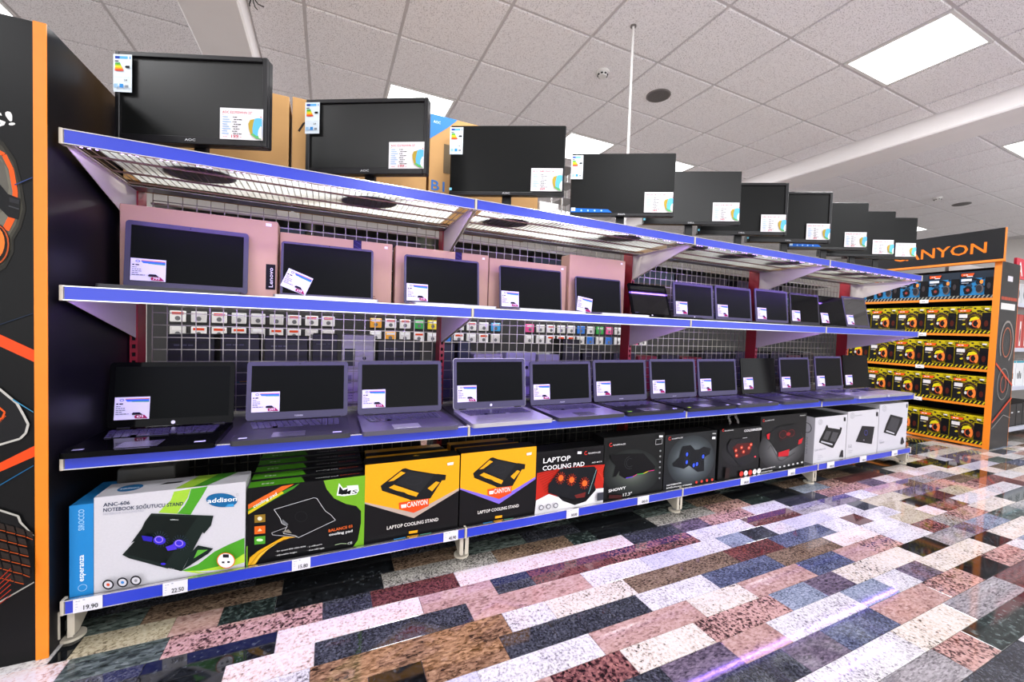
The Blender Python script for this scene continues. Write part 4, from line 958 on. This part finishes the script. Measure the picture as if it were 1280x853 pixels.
# flat wrapped packs on the rear upper shelf and dark boxes added low at the back to blacken the gaps
ub(MB().box(X0, X0+4*BAY, 2.25, 2.72, 1.478, 1.486, M_steel), 'rear_top_tray')
WR = [('olive', '3a372d'), ('brown', '453a2c'), ('grey', '4a4948'), ('teal', '2f4442'), ('dark', '1b1b1d')]
for i in range(4):
    for j in range(2):
        for k in range(4):
            cn, c = WR[(i*3+j*2+k) % 5 if i < 2 else (i+j+k*2) % 5]; xa = X0+BAY*i+.05+.58*j
            carton(xa, xa+.56-.02*(k % 2), 2.28+.01*k, 2.6, Z['upper']-.015+.0995*k, Z['upper']-.017+.0995*(k+1), mat('wrap_'+cn, c, .55, scale=9, var=.5), f'flat {cn} pack on the rear upper shelf, {["bottom", "second", "third", "top"][k]} of the {["left", "right"][j]} stack, {["first", "second", "third", "fourth"][i]} bay', 'flat packs behind the upper wire panels', 'flat_pack', False, cat='pack')
for i in range(4):
    for j in range(4):
        xa = X0+BAY*i+.04+.29*j
        carton(xa, xa+.28, 2.28, 2.55, Z['base']-.015, Z['base']+.36+.02*(j % 2), mat('added_dark_box', '141316', .5), f'added dark box low behind the wire panel, {ORD[j]} from the left in the {["first", "second", "third", "fourth"][i]} bay', 'added dark boxes on the rear bottom shelf', 'box', False)
# wall of small hanging packs beyond
rack = thing('accessory_rack', 'rack with added dark board and rows of small packs seen through the wire panels', 'rack', (1.7, 4.1, 0))
MB().box(-3.0, 7.5, 0, .03, 0, 1.5, mat('dark_backing', '2a2929', .7)).build('darkening_board', rack)  # dark board, widened and raised to darken the view behind the wire
MB().box(-3.0, 7.5, -.3, 0, .05, .12, M_grille).build('bottom_shelf', rack)
b = MB()
PC = ['d8d6d2', 'e4e2de', 'cfcdc8', 'd8d6d2', 'e4e2de', 'c8d4dc', '3a9ad0', 'e8a028', '2aa040', 'e04c8c', 'e8d028', 'e0a070', '202024', '2a70c8']
proto = {}
k = 0
for row in range(2):
    for c in range(36):
        if c in (9, 10, 21, 22): continue
        x = -1.10+.138*c; z = 1.045-.125*row; col = PC[rg.randrange(5)] if c < 9 or rg.random() < .5 else rg.choice(PC)
        if col not in proto:
            t = thing('hanging_pack', 'x', 'packet'); proto[col] = t
            MB().rbox(-.052, .052, -.02, 0, -.09, 0, mat('pack_'+col, col, .35), .004).build('card', t)
            cv = Canvas((-.052, -.02, -.09), (1, 0, 0), (0, 0, 1), .104, .09); cv.rect(.015, .06, .09, .08, rg.choice(['f0f0f0', 'd84a28', '2a70c8', 'e4e0dc'])); cv.ell(.052, .03, .018, .018, '6a6a6c'); cv.build('print', t)
        else:
            t = proto[col].copy(); COL.objects.link(t)
            for ch in list(proto[col].children): cc = ch.copy(); COL.objects.link(cc); cc.parent = t
        t.location = (x, 4.098, z); cnm = {'3a9ad0': 'sky blue', 'e8a028': 'amber', '2aa040': 'green', 'e04c8c': 'pink', 'e8d028': 'yellow', 'e0a070': 'tan', '202024': 'black', '2a70c8': 'blue', 'c8d4dc': 'pale blue'}.get(col, 'white')
        tag(t, f'{cnm} pack, {["upper", "lower"][row]} row of the rack behind the wire, {ORD[c % 12]} in its {["left", "middle", "right"][c//12]} third', 'packet', 'small packs on the rack behind')

# ---------------------------------------------------------------- left display stand (cut by the left edge of the picture)
t = thing('display_stand', 'black display stand with orange edge and printed side, cut by the left picture edge', 'display stand', (-.969, 1.9, 0))
MB().rbox(.225, .250, -.318, .34, .0, 1.79, M_ply, .001).build('back_panel', t)
MB().rbox(.2235, .2505, -.3215, -.3175, .0, 1.791, M_orange, .0005).build('edge_strip', t)
b = MB().box(-.27, .2235, -.317, -.302, .0, 1.79, M_ply); b.build('side_panel', t)
MB().box(-.27, .225, .32, .34, .0, 1.79, M_ply).build('side_panel', t)
for z in (.02, .4, .75, 1.1, 1.43): MB().box(-.27, .225, -.30, .32, z, z+.02, M_shelfply).build('shelf', t)
# printed poster on the side (plane y=-.317, stretching to the left)
PQ = [(-346.2, -68.4), (41.6, 27.0), (45.3, 825.1), (-317.9, 905.4)]
cv = Canvas((-.27, -.317, 0), (1, 0, 0), (0, 0, 1), .493, 1.79, quad=PQ, clamp=True)
cv.full('111112')
cv.text('S', (-13, 160), (9, 157), .036, 'e4e2e0', .12); cv.text('!', (11.5, 157), (20, 156), .036, 'e4e2e0', .12)
cv.poly([(-150, 370), (0, 418), (46, 438), (46, 453), (0, 433), (-150, 388)], 'e0481c'); cv.poly([(-150, 648), (0, 579), (46, 557), (46, 570.5), (0, 590), (-150, 660)], 'e0481c')
# headphones
halo = [(-60, 170), (-20, 165), (5, 178), (20, 200), (28, 230), (33, 262), (27, 285), (18, 300), (18, 315), (8, 335), (-8, 345), (-60, 350)]
for k, c in ((1.0, '26241f'), (.94, '3c3a32'), (.88, '58554a'), (.80, '6a675c')): cv.poly([(-30+(x+30)*k, 255+(y-255)*k) for x, y in halo], c)
cv.poly([(-60, 195), (-8, 192), (6, 205), (12, 235), (8, 262), (-20, 280), (-60, 280)], '5a5750')
cv.line([(-30, 182), (-8, 186), (6, 194), (15, 212), (20, 240), (19.5, 256)], .010, 'e0561c'); cv.line([(17, 270), (8, 288)], .014, 'e0561c')
cv.poly([(-10, 226), (2, 232), (11, 243), (27, 249), (26, 262), (24, 275), (12, 272), (-2, 258), (-10, 254)], '131315'); cv.line([(12, 258), (25, 262)], .003, '3a3a3e'); cv.poly([(13, 247), (25.5, 251), (25, 256), (13, 253)], '26262a')
cv.ell(-6, 306, 20, 27, '17130f'); cv.ring(-6, 306, 18, 25, .003, 'b04a1c'); cv.ell(-8, 304, 15.5, 22, 'e8742c'); cv.ell(-10, 298, 9, 13, 'f09a5c')
cv.line([(20, 232), (46, 223)], .003, '2c3c6a'); cv.line([(-40, 420), (46, 392)], .002, '1c2a40')
# mouse
mo = [(-60, 478), (0, 485), (17, 499), (23, 504), (31, 518), (37, 530), (34, 541), (27, 548), (0, 556), (-60, 562)]
cv.poly(mo, '1c1c1e'); cv.line(mo, .0055, 'b4b2ac'); cv.line([(-10, 506), (0, 508), (8, 515), (5, 522), (-8, 528)], .004, 'e0561c'); cv.text('CANYON', (-4, 534), (10, 520), .005, 'e0561c')
cv.line([(18, 499), (46, 515)], .003, '3a86ac'); cv.line([(0, 607), (46, 581)], .003, '1c5880')
# keyboard
kb_ = [(-80, 625), (0, 636), (25, 644), (28, 652), (46, 668)]
cv.poly(kb_+[(46, 726), (0, 752), (-80, 770)], '151516'); cv.line(kb_, .005, 'aaa8a0'); cv.line([(-80, 768), (0, 752), (46, 726)], .004, '9a9890')
for rw in range(6):
    for c in range(8):
        x = -52+12.5*c+3.2*rw; y = 638+3.2*c+11.5*rw
        if x < 36: cv.poly([(x, y), (x+10, y+2.6), (x+12, y+10), (x+2, y+7.4)], '2a221e'); cv.line([(x+1, y+9), (x+12, y+11.6)], .0022, 'a8481c')
for k in range(6): cv.line([(8, 748-6*k), (23, 736-6.5*k)], .002, 'a02c18')
cv.build('poster', t)

# ---------------------------------------------------------------- far display stand with headphone boxes
XS = 5.694; YR = 1.575; YL = 2.80
t = thing('display_stand', 'black and orange shelf display full of headphone boxes beyond the end of the shelving', 'display stand', (XS, YR, 0))
def lb(mb, n): mb.v = [(p[0]-XS, p[1]-YR, p[2]) for p in mb.v]; return mb.build(n, t)
lb(MB().box(XS+.004, XS+.43, YR, YR+.02, 0, 1.775, M_ply), 'side_panel'); lb(MB().box(XS+.004, XS+.43, YL-.02, YL, 0, 1.775, M_ply), 'side_panel')
lb(MB().box(XS+.41, XS+.43, YR+.02, YL-.02, 0, 1.775, M_ply), 'back_panel')
lb(MB().box(XS, XS+.004, YR-.001, YR+.045, 0, 1.775, M_orange), 'edge_strip'); lb(MB().box(XS, XS+.004, YL-.045, YL, 0, 1.775, M_orange), 'edge_strip')
lb(MB().box(XS+.428, XS+.432, YR-.002, YR+.02, 0, 1.775, M_orange), 'edge_strip')
SH = [1.436, 1.093, .754, .415, .03]
for z in SH:
    lb(MB().box(XS+.004, XS+.41, YR+.02, YL-.02, z-.02, z, M_shelfply), 'shelf'); lb(MB().box(XS-.001, XS+.004, YR+.045, YL-.045, z-.022, z+.001, M_orange), 'shelf_edge')
h = MB().box(XS-.05, XS-.02, YR-.02, YL, 1.79, 2.075, M_ply); lb(h, 'header_board'); lb(MB().box(XS-.052, XS-.018, YR-.024, YR-.02, 1.77, 2.077, M_orange), 'header_edge'); lb(MB().box(XS-.052, XS+.004, YR-.02, YL, 1.768, 1.79, M_orange), 'header_rail')
cv = Canvas((-.05, YL-YR, 0), (0, -1, 0), (0, 0, 1), YL-YR, 2.1, step=.0006)
cv.text('CANYON', (YL-2.36, 1.862), (YL-1.665, 1.862), .105, 'f07c1c'); cv.build('header_lettering', t)
cv = Canvas((.004, 0, 0), (1, 0, 0), (0, 0, 1), .426, 1.775, step=.0006); cv.full('2a2a2c')
cv.words(.03, 1.42, 5, .03, 'a84028', gap=.1); cv.rect(.03, 1.33, .36, 1.39, 'd8d6d4'); cv.rect(.14, 1.60, .26, 1.65, 'd0ccd4'); cv.ring(.22, 1.02, .15, .2, .02, '8a8480', -60, 220); cv.ring(.22, 1.02, .10, .14, .012, 'a85a3c'); cv.line([(.0, .82), (.426, .60)], .02, 'c8401c'); cv.ring(.2, .62, .13, .15, .008, '8a8884'); cv.ring(.2, .62, .06, .08, .012, 'b0482c'); cv.line([(.0, .26), (.426, .48)], .02, 'c8401c'); cv.line([(0, .2), (.25, .32), (.426, .28)], .006, '9a9894')
cv.build('poster', t)
for k, z in enumerate(SH[:4]):
    tt = thing('price_tag', f'white price tag on the {ORD[k]} shelf edge of the far orange display', 'price tag', (XS-.003, 2.10, z-.032)); MB().box(-.0015, .0, -.035, .035, 0, .036, mat('tag_paper2', 'e6e2e2', .6)).build('card', tt)
    cv = Canvas((-.0015, .035, 0), (0, -1, 0), (0, 0, 1), .07, .036); cv.words(.02, .012, 2, .006, '6a3a3a'); cv.build('print', tt, PAPER)
def hp_box(kind):
    W, D, H = .228, .2, .268; body = mat('box_navy' if kind == 'blue' else 'box_yellow', '2a3442' if kind == 'blue' else 'c8b414', .4)
    t = thing('headphone_box', 'x', 'box')
    MB().rbox(0, D, -W/2, W/2, 0, H, body, .002).build('carton_body', t)
    cv = Canvas((0, W/2, 0), (0, -1, 0), (0, 0, 1), W, H, step=.0005); R = random.Random(2)
    if kind == 'blue':
        cv.full('27303c'); cv.rect(.0, .035, .165, .2, '2c7cb4')
        for k in range(14): cv.ell(R.uniform(.01, .16), R.uniform(.05, .2), R.uniform(.01, .03), R.uniform(.01, .02), R.choice(['1c2c3e', '203a54', '17222e']), 7)
        cv.ell(.055, .085, .03, .038, '15161a'); cv.ell(.055, .085, .012, .015, '8a3a34', 10); cv.ring(.09, .13, .055, .06, .02, '14161c', 20, 180); cv.ell(.135, .095, .026, .045, '5a5558'); cv.ell(.13, .095, .02, .035, '2a2a30')
        cv.ell(.145, .16, .012, .02, 'f09040', 10); cv.poly([(.005, .222), (.085, .222), (.095, .248), (.005, .248)], 'e8541c'); cv.words(.02, .230, 2, .008, 'f0e0d8'); cv.rect(.045, .214, .085, .222, 'e8e8ee'); cv.rect(.008, .172, .08, .195, 'd8dce4'); cv.rect(.01, .152, .06, .158, 'a8b0c0')
        cv.rect(.168, .036, W, .2, '0e0e12'); cv.ell(.195, .12, .012, .03, '3a3438'); cv.rect(0, 0, W, .034, '222830'); sc = '9a988c'
    else:
        cv.full('c8b41a')
        for k in range(34): cv.ell(R.uniform(.0, W), R.uniform(.18, .262), R.uniform(.004, .02), R.uniform(.003, .01), R.choice(['1c1c1a', '2a2a24', '8a7c14']), 6)
        cv.poly([(0, .036), (.07, .036), (.06, .09), (.075, .12), (.05, .16), (.06, .20), (0, .205)], '1e1e1e')
        for k in range(10): cv.ell(R.uniform(.04, .09), R.uniform(.04, .17), .012, .008, R.choice(['c8b41a', '1e1e1e']), 6)
        cv.ring(.118, .125, .052, .072, .02, '3c2a20', 0, 360); cv.ell(.118, .115, .045, .062, '131315'); cv.poly([(.085, .12), (.095, .155), (.13, .17), (.155, .15), (.14, .13), (.11, .13)], 'd8c81c'); cv.ring(.132, .1, .024, .034, .008, 'c8562c'); cv.ell(.15, .1, .014, .045, 'e87c34'); cv.ell(.132, .1, .014, .02, '201c1c'); cv.ell(.095, .1, .010, .016, 'c8c4c0', 8)
        cv.poly([(.008, .212), (.085, .212), (.098, .236), (.008, .236)], 'e8561c'); cv.words(.02, .220, 2, .008, 'f4e0d0'); cv.rect(.014, .155, .072, .19, 'd8d4d0'); cv.rect(.014, .135, .06, .142, 'a8a49c')
        cv.rect(.17, .04, W, .205, '131214'); cv.ell(.20, .10, .014, .03, '4a1c14'); cv.rect(.185, .235, .215, .247, 'e0dcd8'); cv.rect(0, 0, W, .036, '1e1e1c'); sc = 'c8b41a'
    for k in range(8): x = .006+.029*k; cv.poly([(x, .004), (x+.011, .004), (x+.026, .032), (x+.015, .032)], sc)
    cv.build('front_print', t)
    return t
P1, P2 = hp_box('blue'), hp_box('yellow')
used = set()
for r, z in enumerate(SH):
    for c in range(5):
        p = P1 if r == 0 else P2; y = 1.735+.2325*c-.0
        if p not in used: o = p; used.add(p)
        else:
            o = p.copy(); COL.objects.link(o)
            for ch in list(p.children): cc = ch.copy(); COL.objects.link(cc); cc.parent = o
        o.location = (XS+.03, y, z); pos = ['right end', 'second from the right', 'third from the right', 'fourth from the right', 'left end'][c]
        tag(o, ('blue' if r == 0 else 'yellow')+f' headphone box, {pos}, on the {["top","second","third","fourth","lowest"][r]} shelf of the orange display', 'box', 'headphone boxes on the far display')

# ---------------------------------------------------------------- shelving at the right picture edge
XA, YA = 6.165, 1.64
t = thing('stock_shelving', 'shop shelving with pale rails at the right picture edge beyond the orange display', 'shelving', (XA, YA, 0))
b = MB().box(0, 3, .45, .48, 0, 1.9, mat('shelf_back', '8a8684', .6)); b.build('back_panel', t)
for z in (.13, .56, .96, 1.42):
    MB().box(0, 3, .02, .45, z-.02, z, M_white).build('shelf', t); MB().box(0, 3, 0, .02, z-.03, z+.01, mat('pale_rail', 'b8bccc', .4)).build('price_rail', t)
for x in (0, 1.5, 3): MB().box(x-.015, x+.015, .44, .47, 0, 1.75, M_steel).build('upright', t)
kinds = [('black', '17171a', .24, .16), ('white', 'd8dade', .27, .2), ('red and white', 'b03a34', .36, .12), ('white and grey', 'c0c4c8', .22, .2)]
for r, z in enumerate((.13, .56, .96, 1.42)):
    cn, c, h_, w_ = kinds[r]
    for k in range(7):
        x = XA+.03+k*(w_+.015)
        def art(cv, w, h, r=r):
            if r == 1:
                cv.rect(0, h-.02, w, h, '3a94a8')
                for j in range(3): cv.rect(w*(.2+.2*j), h*.3, w*(.3+.2*j), h*(.6-.08*abs(j-1)*1), '2a2c30')
            elif r == 2: cv.rect(w*.3, .03, w*.6, h*.8, 'e0dede'); cv.ell(w*.45, h*.4, w*.1, h*.2, '5a2420')
            elif r == 3: cv.ell(w*.5, h*.5, w*.3, h*.25, '6a7c88'); cv.ell(w*.5, h*.5, w*.15, h*.15, '23282c')
            else: cv.rect(w*.2, h*.6, w*.5, h*.66, 'c8c8cc')
        carton(x, x+w_, YA+.04, YA+.3, z, z+h_, mat('stock_'+c, c, .45), f'{cn} boxed item, {ORD[k]} along the {["lowest","second lowest","third lowest","upper"][r]} shelf at the right edge', 'boxed goods at the right edge', 'box', False, art)
t = thing('sign_board', 'red sign with a white letter A above the shelving at the right edge', 'sign', (XA, YA-.03, 1.66))
MB().box(0, 1.2, 0, .02, 0, .2, mat('sign_red', 'c01c38', .4)).build('board', t)
cv = Canvas((0, 0, 0), (1, 0, 0), (0, 0, 1), 1.2, .2, step=.0006); cv.text('A', (.03, .03), (.16, .03), .14, 'f4f0f2'); cv.build('lettering', t)
